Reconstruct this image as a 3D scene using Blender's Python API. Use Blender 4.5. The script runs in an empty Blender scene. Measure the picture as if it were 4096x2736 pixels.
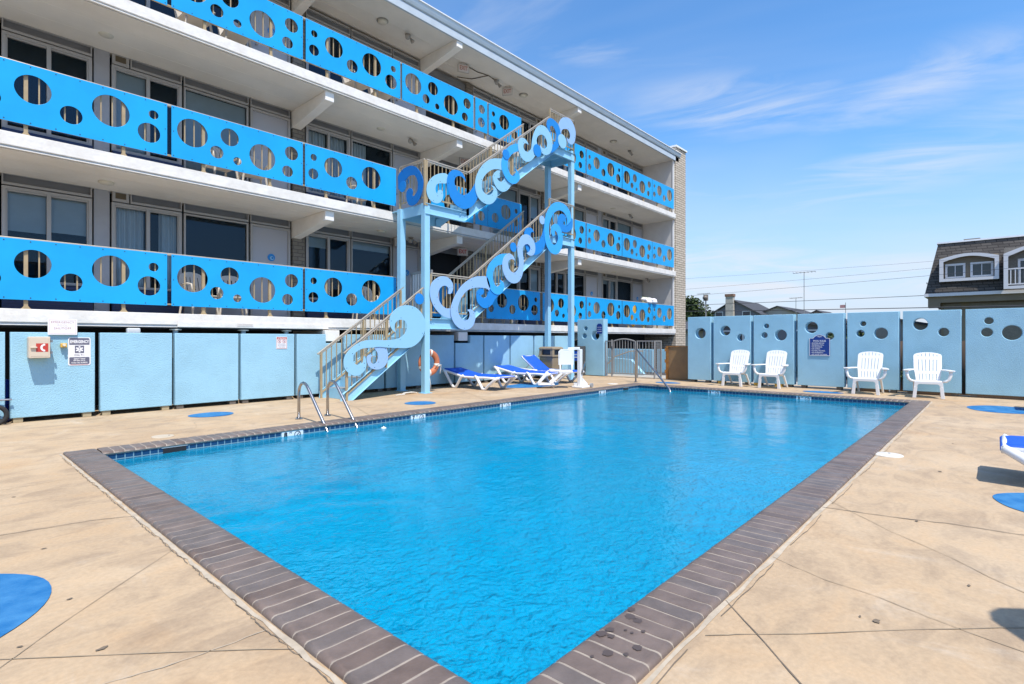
import bpy, bmesh, math, random
from mathutils import Vector, Matrix, noise
random.seed(7)
S = bpy.context.scene
COL = S.collection
PI = math.pi
R_ = math.radians

# ------------------------------------------------------------------ helpers
def lin(r, g, b):
    f = lambda c: (c / 12.92 if c <= .04045 else ((c + .055) / 1.055) ** 2.4)
    return (f(r / 255), f(g / 255), f(b / 255))

MATS = {}
def mat(name, col, rough=.55, var=0., vs=3., col2=None, bump=0., bs=40., metal=0., spec=.5, fine=0., det=4, stretch=None):
    if name in MATS: return MATS[name]
    m = bpy.data.materials.new(name); m.use_nodes = True
    nt = m.node_tree; N = nt.nodes; L = nt.links
    p = N['Principled BSDF']
    p.inputs['Base Color'].default_value = (*col, 1)
    p.inputs['Roughness'].default_value = rough
    p.inputs['Metallic'].default_value = metal
    p.inputs['Specular IOR Level'].default_value = spec
    if var or bump or col2:
        tc = N.new('ShaderNodeTexCoord'); src = tc.outputs['Object']
        if stretch:
            mp = N.new('ShaderNodeMapping'); mp.inputs['Scale'].default_value = stretch
            L.new(src, mp.inputs[0]); src = mp.outputs[0]
    if var or col2:
        n = N.new('ShaderNodeTexNoise'); n.inputs['Scale'].default_value = vs; n.inputs['Detail'].default_value = det
        n.inputs['Roughness'].default_value = .6
        L.new(src, n.inputs['Vector'])
        cr = N.new('ShaderNodeValToRGB')
        c2 = col2 or tuple(c * (1 - var) for c in col)
        c1 = col if col2 else tuple(min(1, c * (1 + var)) for c in col)
        cr.color_ramp.elements[0].position = .35; cr.color_ramp.elements[1].position = .65
        cr.color_ramp.elements[0].color = (*c2, 1); cr.color_ramp.elements[1].color = (*c1, 1)
        L.new(n.outputs['Fac'], cr.inputs[0]); L.new(cr.outputs[0], p.inputs['Base Color'])
    if bump:
        n2 = N.new('ShaderNodeTexNoise'); n2.inputs['Scale'].default_value = bs; n2.inputs['Detail'].default_value = 3
        L.new(src, n2.inputs['Vector'])
        b = N.new('ShaderNodeBump'); b.inputs['Strength'].default_value = bump; b.inputs['Distance'].default_value = .02
        L.new(n2.outputs['Fac'], b.inputs['Height']); L.new(b.outputs[0], p.inputs['Normal'])
    MATS[name] = m
    return m

class MB:
    def __init__(s): s.v = []; s.f = []; s.m = []
    def add(s, vs, fs, mi=0):
        o = len(s.v); s.v += [tuple(v) for v in vs]; s.f += [tuple(i + o for i in f) for f in fs]; s.m += [mi] * len(fs); return s
    def box(s, x0, x1, y0, y1, z0, z1, mi=0):
        return s.add([(x0,y0,z0),(x1,y0,z0),(x1,y1,z0),(x0,y1,z0),(x0,y0,z1),(x1,y0,z1),(x1,y1,z1),(x0,y1,z1)],
                     [(0,3,2,1),(4,5,6,7),(0,1,5,4),(1,2,6,5),(2,3,7,6),(3,0,4,7)], mi)
    def bar(s, p, q, w, h, up=(0,0,1), mi=0):
        p = Vector(p); q = Vector(q); d = (q - p).normalized(); u = Vector(up)
        a = d.cross(u)
        if a.length < 1e-4: a = d.cross(Vector((1,0,0)))
        a.normalize(); b = a.cross(d); a = a * w / 2; b = b * h / 2
        vs = [p-a-b, p+a-b, p+a+b, p-a+b, q-a-b, q+a-b, q+a+b, q-a+b]
        return s.add(vs, [(0,3,2,1),(4,5,6,7),(0,1,5,4),(1,2,6,5),(2,3,7,6),(3,0,4,7)], mi)
    def ring(s, c, d, r, n, ref=None):
        d = Vector(d).normalized(); ref = Vector(ref or ((0,0,1) if abs(d.z) < .9 else (1,0,0)))
        a = d.cross(ref).normalized(); b = d.cross(a)
        return [Vector(c) + a * r * math.cos(2*PI*i/n) + b * r * math.sin(2*PI*i/n) for i in range(n)]
    def cyl(s, p, q, r0, r1=None, n=10, mi=0, caps=True):
        p = Vector(p); q = Vector(q); r1 = r0 if r1 is None else r1; d = q - p
        vs = s.ring(p, d, r0, n) + s.ring(q, d, r1, n)
        fs = [(i, i+n, (i+1) % n + n, (i+1) % n) for i in range(n)]
        if caps: fs += [tuple(range(n)), tuple(reversed(range(n, 2*n)))]
        return s.add(vs, fs, mi)
    def tube(s, pts, r, n=8, closed=False, mi=0):
        P = [Vector(p) for p in pts]; k = len(P); vs = []
        ref = None
        for i in range(k):
            if closed: d = P[(i+1) % k] - P[i-1]
            else: d = P[min(i+1, k-1)] - P[max(i-1, 0)]
            d.normalize()
            if ref is None: ref = Vector((0,0,1)) if abs(d.z) < .8 else Vector((1,0,0))
            a = (ref - d * ref.dot(d)).normalized(); ref = a; b = d.cross(a)
            rr = r[i] if isinstance(r, (list, tuple)) else r
            vs += [P[i] + a * rr * math.cos(2*PI*j/n) + b * rr * math.sin(2*PI*j/n) for j in range(n)]
        fs = []
        for i in range(k if closed else k - 1):
            o = i * n; q = ((i + 1) % k) * n
            fs += [(o+j, o+(j+1) % n, q+(j+1) % n, q+j) for j in range(n)]
        if not closed: fs += [tuple(reversed(range(n))), tuple(range((k-1)*n, k*n))]
        return s.add(vs, fs, mi)
    def prism(s, poly, org, u, v, w, mi=0):       # poly in (u,v); extruded along w (vector incl. length)
        o = Vector(org); u = Vector(u); v = Vector(v); w = Vector(w); n = len(poly)
        a = [o + u * p[0] + v * p[1] for p in poly]; b = [p + w for p in a]
        fs = [tuple(range(n)), tuple(reversed(range(n, 2*n)))] + [(i, i+n, (i+1) % n + n, (i+1) % n) for i in range(n)]
        return s.add(a + b, fs, mi)
    def lathe(s, prof, c=(0,0,0), n=20, mi=0):
        vs = []; k = len(prof)
        for r, z in prof: vs += [(c[0] + r*math.cos(2*PI*i/n), c[1] + r*math.sin(2*PI*i/n), c[2] + z) for i in range(n)]
        fs = [(o*n+i, o*n+(i+1) % n, (o+1)*n+(i+1) % n, (o+1)*n+i) for o in range(k-1) for i in range(n)]
        fs += [tuple(reversed(range(n))), tuple(range((k-1)*n, k*n))]
        return s.add(vs, fs, mi)
    def sphere(s, c, r, n=12, m=8, sc=(1,1,1), mi=0):
        vs = [(c[0], c[1], c[2]-r*sc[2])]
        for j in range(1, m):
            t = PI*j/m - PI/2
            vs += [(c[0]+r*sc[0]*math.cos(t)*math.cos(2*PI*i/n), c[1]+r*sc[1]*math.cos(t)*math.sin(2*PI*i/n), c[2]+r*sc[2]*math.sin(t)) for i in range(n)]
        vs.append((c[0], c[1], c[2]+r*sc[2])); l = len(vs)-1
        fs = [(0, 1+(i+1) % n, 1+i) for i in range(n)] + [(l, 1+(m-2)*n+i, 1+(m-2)*n+(i+1) % n) for i in range(n)]
        fs += [(1+j*n+i, 1+j*n+(i+1) % n, 1+(j+1)*n+(i+1) % n, 1+(j+1)*n+i) for j in range(m-2) for i in range(n)]
        return s.add(vs, fs, mi)
    def quad(s, a, b, c, d, mi=0): return s.add([a, b, c, d], [(0,1,2,3)], mi)
    def mesh(s, me, mi=0):
        return s.add([v.co for v in me.vertices], [tuple(p.vertices) for p in me.polygons], mi)
    def build(s, name, mats, parent=None, smooth=False, bevel=0., seg=2, fixn=True):
        me = bpy.data.meshes.new(name); me.from_pydata(s.v, [], s.f)
        if not isinstance(mats, (list, tuple)): mats = [mats]
        for m in mats: me.materials.append(m)
        me.polygons.foreach_set('material_index', s.m)
        if fixn:
            bm = bmesh.new(); bm.from_mesh(me); bmesh.ops.recalc_face_normals(bm, faces=bm.faces); bm.to_mesh(me); bm.free()
        if smooth:
            me.polygons.foreach_set('use_smooth', [True]*len(me.polygons))
            if smooth != 'all' and hasattr(me, 'set_sharp_from_angle'): me.set_sharp_from_angle(angle=R_(38))
        o = bpy.data.objects.new(name, me); COL.objects.link(o)
        if bevel:
            b = o.modifiers.new('Bevel', 'BEVEL'); b.width = bevel; b.segments = seg; b.limit_method = 'ANGLE'; b.angle_limit = R_(40)
        setpar(o, parent)
        return o

def setpar(o, parent):
    if parent is None: return
    root = parent
    off = Vector((0,0,0))
    while root is not None:
        off += root.location; root = root.parent
    o.parent = parent
    if parent.parent is None and parent.type == 'EMPTY':
        o.matrix_parent_inverse = Matrix.Translation(-parent.location)

def tag(o, label=None, cat=None, group=None, kind=None):
    if label: o['label'] = label
    if cat: o['category'] = cat
    if group: o['group'] = group
    if kind: o['kind'] = kind
    return o
def thing(name, label, cat, loc=(0,0,0), group=None):
    o = bpy.data.objects.new(name, None); COL.objects.link(o); o.location = loc; o.empty_display_size = .2
    return tag(o, label, cat, group)
def struct(o): o['kind'] = 'structure'; return o
def copy_tree(o, parent=None):
    c = o.copy(); COL.objects.link(c)
    if parent is not None:
        c.parent = parent; c.matrix_parent_inverse = o.matrix_parent_inverse.copy()
    for ch in [x for x in COL.objects if x.parent == o]: copy_tree(ch, c)
    return c

def smooth_loop(pts, n=4, corner=62):
    k = len(pts); out = []
    P = [Vector((p[0], p[1])) for p in pts]
    sharp = []
    for i in range(k):
        a = P[i] - P[i-1]; b = P[(i+1) % k] - P[i]
        sharp.append(a.length > 0 and b.length > 0 and a.angle(b) > R_(corner))
    for i in range(k):
        p1, p2 = P[i], P[(i+1) % k]
        p0 = P[i-1] if not sharp[i] else p1 - (p2 - p1) * .3
        p3 = P[(i+2) % k] if not sharp[(i+1) % k] else p2 + (p2 - p1) * .3
        for j in range(n):
            t = j / n
            out.append(.5 * ((2*p1) + (p2-p0)*t + (2*p0-5*p1+4*p2-p3)*t*t + (3*p1-p0-3*p2+p3)*t**3))
    return [(p.x, p.y) for p in out]
def circ(cx, cy, r, n=28): return [(cx + r*math.cos(2*PI*i/n), cy + r*math.sin(2*PI*i/n)) for i in range(n)]
def rect(x0, x1, y0, y1): return [(x0,y0),(x1,y0),(x1,y1),(x0,y1)]
def rrect(x0, x1, y0, y1, r, n=4):
    o = []
    for cx, cy, a in ((x1-r, y0+r, -PI/2), (x1-r, y1-r, 0), (x0+r, y1-r, PI/2), (x0+r, y0+r, PI)):
        o += [(cx + r*math.cos(a + PI/2*i/n), cy + r*math.sin(a + PI/2*i/n)) for i in range(n+1)]
    return o
def frame(org, u, v):      # 2D (u,v) -> world; w = u x v
    u = Vector(u); v = Vector(v); w = u.cross(v)
    return Matrix(((u.x, v.x, w.x, org[0]), (u.y, v.y, w.y, org[1]), (u.z, v.z, w.z, org[2]), (0,0,0,1)))
def plate(loops, thick, M, bev=0.):        # filled 2D loops (holes allowed) -> mesh, centred on the plane of M
    cu = bpy.data.curves.new('c', 'CURVE'); cu.dimensions = '2D'; cu.fill_mode = 'BOTH'
    cu.extrude = max(thick/2 - bev, 0); cu.bevel_depth = bev; cu.bevel_resolution = 1
    for lp in loops:
        sp = cu.splines.new('POLY'); sp.points.add(len(lp)-1)
        for i, p in enumerate(lp): sp.points[i].co = (p[0], p[1], 0, 1)
        sp.use_cyclic_u = True
    o = bpy.data.objects.new('c', cu); COL.objects.link(o)
    dg = bpy.context.evaluated_depsgraph_get()
    me = bpy.data.meshes.new_from_object(o.evaluated_get(dg))
    bpy.data.objects.remove(o); bpy.data.curves.remove(cu)
    me.transform(M)
    return me
def letters(txt, size, M, thick=.001, align='CENTER', bold=0., spacing=1., sx=1.):
    cu = bpy.data.curves.new('t', 'FONT'); cu.body = txt; cu.size = size; cu.extrude = thick; cu.align_x = align; cu.align_y = 'CENTER'
    cu.offset = bold; cu.space_character = spacing; cu.resolution_u = 2
    o = bpy.data.objects.new('t', cu); COL.objects.link(o)
    dg = bpy.context.evaluated_depsgraph_get()
    me = bpy.data.meshes.new_from_object(o.evaluated_get(dg))
    bpy.data.objects.remove(o); bpy.data.curves.remove(cu)
    me.transform(M @ Matrix.Diagonal((sx,1,1,1)))
    return me
FX = lambda x, y, z: frame((x, y, z), (1,0,0), (0,0,1))      # plane facing -Y (w = -Y)
FY = lambda x, y, z: frame((x, y, z), (0,-1,0), (0,0,1))     # plane facing -X (w = -X)
# ------------------------------------------------------------------ materials
STUCCO = mat('stucco_blue_paint', (.30,.53,.65), .85, var=.05, vs=2.2, bump=.45, bs=60)
PANEL = mat('bubble_panel_blue', (.010,.345,.72), .36, var=.09, vs=.8, spec=.35, bump=.03, bs=3)
BOLT = mat('bolt_dark', (.03,.04,.06), .5)
SLAB = mat('slab_white_paint', (.80,.765,.71), .8, col2=(.70,.655,.59), vs=5, bump=.3, bs=14)
TRIMB = mat('slab_grey_blue_trim', (.42,.48,.54), .6, var=.12, vs=4)
SOFFIT = mat('soffit_cream_paint', (.74,.695,.62), .8, var=.06, vs=.9)
BEAMM = mat('beam_cream_paint', (.80,.76,.69), .75, var=.05, vs=2)
FASCIA = mat('roof_metal_fascia', (.55,.62,.65), .45, var=.04, vs=2, spec=.4)
EDGEW = mat('drip_edge_white', (.85,.85,.84), .4)
FRAME = mat('window_grey_frame', (.36,.355,.35), .5)
PILAS = mat('wall_grey_siding', (.33,.34,.37), .65, var=.05)
TRANS = mat('transom_grey_panel', (.17,.175,.185), .6, var=.06)
DOORM = mat('door_grey_paint', (.38,.39,.43), .45)
GRILLE = mat('ac_navy_grille', (.012,.03,.10), .45)
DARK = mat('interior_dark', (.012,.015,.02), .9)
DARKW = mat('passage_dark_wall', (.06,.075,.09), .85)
BLIND = mat('roller_blind', (.62,.66,.66), .8, var=.05)
CURT = mat('curtain_fabric', (.75,.77,.78), .9)
TANM = mat('rail_tan_paint', (.40,.30,.17), .42, var=.1, vs=6, spec=.4)
RAILM = mat('rail_brushed_metal', (.58,.47,.35), .3, metal=.45, var=.06, vs=8)
STAIRB = mat('stair_light_blue', (.30,.57,.73), .4, var=.04, vs=3, spec=.45)
TREADT = mat('tread_grey_top', (.22,.24,.25), .85, var=.15, vs=14)
CLIGHT = mat('wave_pale_blue', (.27,.53,.70), .42, spec=.4)
CLAV = mat('wave_lavender_blue', (.29,.47,.72), .42, spec=.4)
CMID = mat('wave_mid_blue', (.012,.22,.60), .42, spec=.4)
CBRI = mat('wave_bright_blue', (.045,.37,.82), .42, spec=.4)
CDEEP = mat('wave_deep_blue', (.01,.16,.50), .42, spec=.4)
WHITEP = mat('white_plastic', (.78,.77,.75), .35, spec=.5)
SLING = mat('sling_blue_fabric', (.003,.085,.52), .6, var=.08, vs=30, bump=.15, bs=300)
STEEL = mat('stainless_steel', (.40,.40,.41), .25, metal=1.)
GREYM = mat('gate_grey_metal', (.25,.245,.235), .4, var=.06, vs=6)
BLACKB = mat('timber_block_dark', (.13,.11,.09), .85, var=.2, vs=12)
TANB = mat('timber_block_tan', (.38,.31,.19), .8, var=.15, vs=9)
SIGNW = mat('sign_white', (.80,.78,.77), .4)
INKR = mat('ink_faded_red', (.42,.20,.20), .6); INKRF = mat('ink_ghost_red', (.58,.47,.46), .6)
RED = mat('sign_red', (.50,.045,.03), .45)
INKG = mat('sign_slate_grey', (.12,.12,.17), .5)
INKK = mat('ink_black', (.012,.012,.016), .5)
NAVY = mat('sign_navy', (.004,.035,.22), .4)
CREAM = mat('phone_box_cream', (.62,.52,.40), .45)
YELL = mat('yellow_cap', (.68,.42,.07), .45)
TANP = mat('bin_tan_plastic', (.27,.21,.135), .6, var=.06, vs=5, bump=.1, bs=120)
CABG = mat('cabinet_dark_grey', (.07,.07,.07), .6)
RUST = mat('door_brown_steel', (.27,.16,.07), .6, col2=(.22,.13,.06), vs=3)
RUSTE = mat('door_rusty_edge', (.34,.15,.03), .7, col2=(.22,.09,.02), vs=14)
RING = mat('life_ring_orange', (.50,.16,.07), .6, var=.15, vs=6)
ROPE = mat('rope_white', (.72,.69,.62), .8)
DOTB = mat('deck_blue_paint', (.008,.115,.31), .7, col2=(.05,.20,.40), vs=5, bump=.15, bs=60, spec=.2, det=8)
ASPH = mat('asphalt', (.055,.055,.056), .9, var=.2, vs=20)
SIDEW = mat('sidewalk_concrete', (.38,.35,.30), .85, var=.12, vs=2)
GRIL2 = mat('vent_brown', (.10,.08,.05), .7)
LAMPW = mat('lamp_cream_glass', (.62,.58,.48), .35)
LAMPG = mat('spot_grey_metal', (.30,.28,.25), .45)

# glass: clear sheet with mirror reflection
def glass(name, base=.10):
    m = bpy.data.materials.new(name); m.use_nodes = True; nt = m.node_tree; N = nt.nodes; L = nt.links
    N.remove(N['Principled BSDF']); out = N['Material Output']
    tr = N.new('ShaderNodeBsdfTransparent'); tr.inputs[0].default_value = (.72,.80,.84,1)
    gl = N.new('ShaderNodeBsdfGlossy'); gl.inputs['Roughness'].default_value = .02; gl.inputs[0].default_value = (.30,.46,.62,1)
    fr = N.new('ShaderNodeFresnel'); fr.inputs[0].default_value = 1.5
    ad = N.new('ShaderNodeMath'); ad.operation = 'ADD'; ad.inputs[1].default_value = base
    mx = N.new('ShaderNodeMixShader')
    L.new(fr.outputs[0], ad.inputs[0]); L.new(ad.outputs[0], mx.inputs[0]); L.new(tr.outputs[0], mx.inputs[1]); L.new(gl.outputs[0], mx.inputs[2])
    L.new(mx.outputs[0], out.inputs[0]); return m
GLASS = glass('window_glass', .02)

def brick_mat(name, c1, c2, mort, bw, bh, mo, off=.5, mapxz='xz', rough=.8, bump=.6, bias=0.):
    m = bpy.data.materials.new(name); m.use_nodes = True; nt = m.node_tree; N = nt.nodes; L = nt.links
    p = N['Principled BSDF']; p.inputs['Roughness'].default_value = rough
    tc = N.new('ShaderNodeTexCoord'); sp = N.new('ShaderNodeSeparateXYZ'); cb = N.new('ShaderNodeCombineXYZ'); ad = N.new('ShaderNodeMath'); ad.operation = 'SUBTRACT'
    L.new(tc.outputs['Object'], sp.inputs[0])
    L.new(sp.outputs[0], ad.inputs[0]); L.new(sp.outputs[1], ad.inputs[1]); L.new(ad.outputs[0], cb.inputs[0]); L.new(sp.outputs[2], cb.inputs[1])
    b = N.new('ShaderNodeTexBrick'); b.offset = off; b.inputs['Scale'].default_value = 1; b.inputs['Brick Width'].default_value = bw; b.inputs['Row Height'].default_value = bh
    b.inputs['Mortar Size'].default_value = mo; b.inputs['Mortar Smooth'].default_value = .3; b.inputs['Bias'].default_value = bias
    b.inputs['Color1'].default_value = (*c1,1); b.inputs['Color2'].default_value = (*c2,1); b.inputs['Mortar'].default_value = (*mort,1)
    nz = N.new('ShaderNodeTexNoise'); nz.inputs['Scale'].default_value = 9; L.new(tc.outputs['Object'], nz.inputs[0])
    va = N.new('ShaderNodeVectorMath'); va.operation = 'MULTIPLY_ADD'; va.inputs[1].default_value = (.03,.03,0)
    L.new(nz.outputs['Color'], va.inputs[0]); L.new(cb.outputs[0], va.inputs[2])
    L.new(va.outputs[0] if bump > .5 else cb.outputs[0], b.inputs['Vector'])
    L.new(b.outputs['Color'], p.inputs['Base Color'])
    if bump:
        bp = N.new('ShaderNodeBump'); bp.invert = True; bp.inputs['Strength'].default_value = bump; bp.inputs['Distance'].default_value = .02
        L.new(b.outputs['Fac'], bp.inputs['Height']); L.new(bp.outputs[0], p.inputs['Normal'])
    return m
BRICK = brick_mat('brick_cream_painted', (.60,.51,.40), (.50,.42,.32), (.20,.16,.12), .42, .105, .014)
BRICKP = brick_mat('brick_grey_brown', (.21,.19,.16), (.17,.15,.12), (.10,.09,.08), .22, .09, .010)
TILE = brick_mat('waterline_tile_navy', (.006,.045,.12), (.008,.06,.15), (.20,.33,.38), .0795, .079, .006, off=0, rough=.15, bump=.15)
SHING = brick_mat('roof_shingles', (.105,.092,.08), (.06,.052,.046), (.022,.019,.017), .40, .14, .018, bump=.4)

def deck_mat():
    m = bpy.data.materials.new('deck_sandy_concrete'); m.use_nodes = True; nt = m.node_tree; N = nt.nodes; L = nt.links
    p = N['Principled BSDF']; p.inputs['Roughness'].default_value = .75; p.inputs['Specular IOR Level'].default_value = .3
    tc = N.new('ShaderNodeTexCoord')
    def ramp(scale, det, stops, dist=0., st=None):
        src = tc.outputs['Object']
        if st:
            mp = N.new('ShaderNodeMapping'); mp.inputs['Scale'].default_value = st; mp.inputs['Rotation'].default_value = (0,0,.6); L.new(src, mp.inputs[0]); src = mp.outputs[0]
        n = N.new('ShaderNodeTexNoise'); n.inputs['Scale'].default_value = scale; n.inputs['Detail'].default_value = det; n.inputs['Roughness'].default_value = .62; n.inputs['Distortion'].default_value = dist
        L.new(src, n.inputs[0]); r = N.new('ShaderNodeValToRGB')
        while len(r.color_ramp.elements) < len(stops): r.color_ramp.elements.new(.5)
        for e, (a, c) in zip(r.color_ramp.elements, stops): e.position = a; e.color = (*c, 1)
        L.new(n.outputs['Fac'], r.inputs[0]); return r.outputs[0]
    base = ramp(.8, 5, [(.30, (.41,.295,.185)), (.5, (.46,.335,.21)), (.72, (.51,.39,.26))], .6)
    stain = ramp(2.3, 6, [(.35, (.80,.80,.82)), (.52, (1,1,1)), (.8, (1.08,1.02,.94))], .9, (1,1.8,1))
    fine = ramp(38, 4, [(.3, (.90,.90,.90)), (.7, (1.07,1.07,1.07))])
    n0 = N.new('ShaderNodeTexNoise'); n0.inputs['Scale'].default_value = 1.3; n0.inputs['Detail'].default_value = 9; n0.inputs['Roughness'].default_value = .7; n0.inputs['Distortion'].default_value = 1.4
    mp0 = N.new('ShaderNodeMapping'); mp0.inputs['Scale'].default_value = (1,.55,1); mp0.inputs['Location'].default_value = (7.3,2.1,0); L.new(tc.outputs['Object'], mp0.inputs[0]); L.new(mp0.outputs[0], n0.inputs[0])
    r0 = N.new('ShaderNodeMapRange'); r0.interpolation_type = 'SMOOTHSTEP'; r0.inputs['From Min'].default_value = .54; r0.inputs['From Max'].default_value = .74; r0.inputs['To Max'].default_value = .75; L.new(n0.outputs['Fac'], r0.inputs['Value'])
    ms = N.new('ShaderNodeMix'); ms.data_type = 'RGBA'; L.new(r0.outputs[0], ms.inputs[0]); L.new(base, ms.inputs[6]); ms.inputs[7].default_value = (.52,.43,.325,1); base = ms.outputs[2]
    n9 = N.new('ShaderNodeTexNoise'); n9.inputs['Scale'].default_value = .9; n9.inputs['Detail'].default_value = 6; n9.inputs['Distortion'].default_value = .8
    mp9 = N.new('ShaderNodeMapping'); mp9.inputs['Location'].default_value = (1.7,9.1,4); L.new(tc.outputs['Object'], mp9.inputs[0]); L.new(mp9.outputs[0], n9.inputs[0])
    r9 = N.new('ShaderNodeMapRange'); r9.interpolation_type = 'SMOOTHSTEP'; r9.inputs['From Min'].default_value = .55; r9.inputs['From Max'].default_value = .75; r9.inputs['To Max'].default_value = .7; L.new(n9.outputs['Fac'], r9.inputs['Value'])
    mt_ = N.new('ShaderNodeMix'); mt_.data_type = 'RGBA'; L.new(r9.outputs[0], mt_.inputs[0]); L.new(base, mt_.inputs[6]); mt_.inputs[7].default_value = (.45,.29,.155,1); base = mt_.outputs[2]
    m1 = N.new('ShaderNodeMix'); m1.data_type = 'RGBA'; m1.blend_type = 'MULTIPLY'; m1.inputs[0].default_value = 1
    m2 = N.new('ShaderNodeMix'); m2.data_type = 'RGBA'; m2.blend_type = 'MULTIPLY'; m2.inputs[0].default_value = 1
    L.new(base, m1.inputs[6]); L.new(stain, m1.inputs[7]); L.new(m1.outputs[2], m2.inputs[6]); L.new(fine, m2.inputs[7]); L.new(m2.outputs[2], p.inputs['Base Color'])
    n = N.new('ShaderNodeTexNoise'); n.inputs['Scale'].default_value = 45; n.inputs['Detail'].default_value = 5; L.new(tc.outputs['Object'], n.inputs[0])
    b = N.new('ShaderNodeBump'); b.inputs['Strength'].default_value = .25; b.inputs['Distance'].default_value = .01; L.new(n.outputs['Fac'], b.inputs['Height']); L.new(b.outputs[0], p.inputs['Normal'])
    return m
DECK = deck_mat()

# ------------------------------------------------------------------ pool numbers
PX0, PX1, PY0, PY1, CW = 1.324, 13.021, 1.251, 7.158, .294
OX0, OX1, OY0, OY1 = PX0-CW, PX1+CW, PY0-CW, PY1+CW
WZ = -.088

def ringsheet(mb, X0, X1, Y0, Y1, x0, x1, y0, y1, z):
    mb.quad((X0,Y0,z),(X1,Y0,z),(X1,y0,z),(X0,y0,z)); mb.quad((X0,y1,z),(X1,y1,z),(X1,Y1,z),(X0,Y1,z))
    mb.quad((X0,y0,z),(x0,y0,z),(x0,y1,z),(X0,y1,z)); mb.quad((x1,y0,z),(X1,y0,z),(X1,y1,z),(x1,y1,z))
g = MB(); ringsheet(g, -600,900,-600,900, PX0-.1,PX1+.1,PY0-.1,PY1+.1, -.13)
struct(g.build('ground', mat('ground_sandy', (.22,.20,.16), .9, var=.2, vs=.3)))
d = MB(); ringsheet(d, -9,15.75,-9,12.9, OX0+.02,OX1-.02,OY0+.02,OY1-.02, 0)
struct(d.build('pool_deck', DECK))
r = MB(); r.quad((17.2,-60,-.12),(31,-60,-.12),(31,80,-.12),(17.2,80,-.12)); struct(r.build('road', ASPH))
r = MB(); r.box(15.75,17.2,-60,80,-.2,-.01); struct(r.build('sidewalk', SIDEW, bevel=.02))
r = MB(); r.quad((31,-60,-.116),(75,-60,-.116),(75,80,-.116),(31,80,-.116)); struct(r.build('lawn', mat('lawn_dry_grass', (.10,.13,.04), .95, var=.3, vs=2)))

# cracks and joints of the deck: thin filled strips
def strip(mb, pts, w, z, jit=0., sub=1, mi=0, seed=1):
    rng = random.Random(seed); P = []
    for a, b in zip(pts[:-1], pts[1:]):
        for k in range(sub): P.append(Vector((a[0]+(b[0]-a[0])*k/sub, a[1]+(b[1]-a[1])*k/sub)))
    P.append(Vector(pts[-1])); vs = []
    for i, p in enumerate(P):
        t = (P[min(i+1,len(P)-1)] - P[max(i-1,0)]).normalized(); nn = Vector((-t.y, t.x))
        q = p + nn * rng.uniform(-jit, jit); ww = w * (1 + (rng.uniform(-.4,.4) if jit else 0)) / 2
        vs += [(q.x+nn.x*ww, q.y+nn.y*ww, z), (q.x-nn.x*ww, q.y-nn.y*ww, z)]
    mb.add(vs, [(2*i, 2*i+1, 2*i+3, 2*i+2) for i in range(len(P)-1)], mi)
CRK = mat('crack_dark', (.17,.13,.09), .9); CRK2 = mat('crack_soft', (.33,.25,.16), .9); CRKL = mat('joint_filler_pale', (.43,.36,.27), .9, var=.15, vs=9)
c = MB(); Z = .004
strip(c, [(4.46,.95),(4.53,.55),(4.64,.19),(4.67,-.13),(4.8,-1.5)], .009, Z, .006, 6)
strip(c, [(4.68,.95),(4.5,.79),(4.2,.51),(3.92,.19),(3.72,.02),(3.2,-.6)], .004, Z, .004, 5, 1, 2)
strip(c, [(3.25,.94),(3.18,.79),(3.12,.65),(3.09,.44),(3.05,.33),(3.0,.19),(2.96,.05),(2.9,-.2)], .004, Z, .003, 4, 1, 3)
strip(c, [(2.56,.95),(2.31,.7),(2.13,.53),(1.6,0)], .005, Z, .001, 4, 0, 4)
strip(c, [(2.2,.9),(2.29,.81),(2.48,.61),(2.88,.22),(3.18,-.09)], .005, Z, .002, 4, 1, 5)
strip(c, [(1.0,4.47),(.78,4.58),(.64,4.6),(.34,4.66),(-.4,4.8)], .006, Z, .006, 7, 0, 6)
strip(c, [(1.0,3.59),(.66,3.26),(.38,2.98),(.2,2.78),(-.3,2.3)], .004, Z, .001, 3, 1, 7)
strip(c, [(-.2,3.2),(.21,2.85),(.55,2.53),(.9,2.19),(1.0,2.08)], .005, Z, .002, 4, 1, 8)
strip(c, [(.99,2.3),(.78,2.31),(.61,2.33),(.46,2.37),(.2,2.4)], .004, Z, .004, 5, 2, 9)
strip(c, [(7.65,7.6),(8.6,9.3),(8.9,10.2)], .008, Z, .001, 2, 1, 10)
strip(c, [(4.9,7.55),(5.3,8.6),(5.5,9.6)], .006, Z, .002, 3, 1, 11)
strip(c, [(2.2,8.1),(1.9,8.5),(1.5,9.2)], .005, Z, .015, 4, 1, 12)
strip(c, [(2.35,8.0),(2.6,8.3),(2.75,8.9)], .005, Z, .02, 4, 1, 13)
strip(c, [(9.2,.9),(9.6,0),(9.7,-1)], .006, Z, .004, 5, 1, 14)
strip(c, [(6.3,.3),(6.25,-.4),(6.0,-1)], .005, Z, .01, 5, 1, 15)
strip(c, [(-.6,6.2),(.2,6.0),(.95,6.1)], .004, Z, .01, 5, 1, 16)
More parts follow.
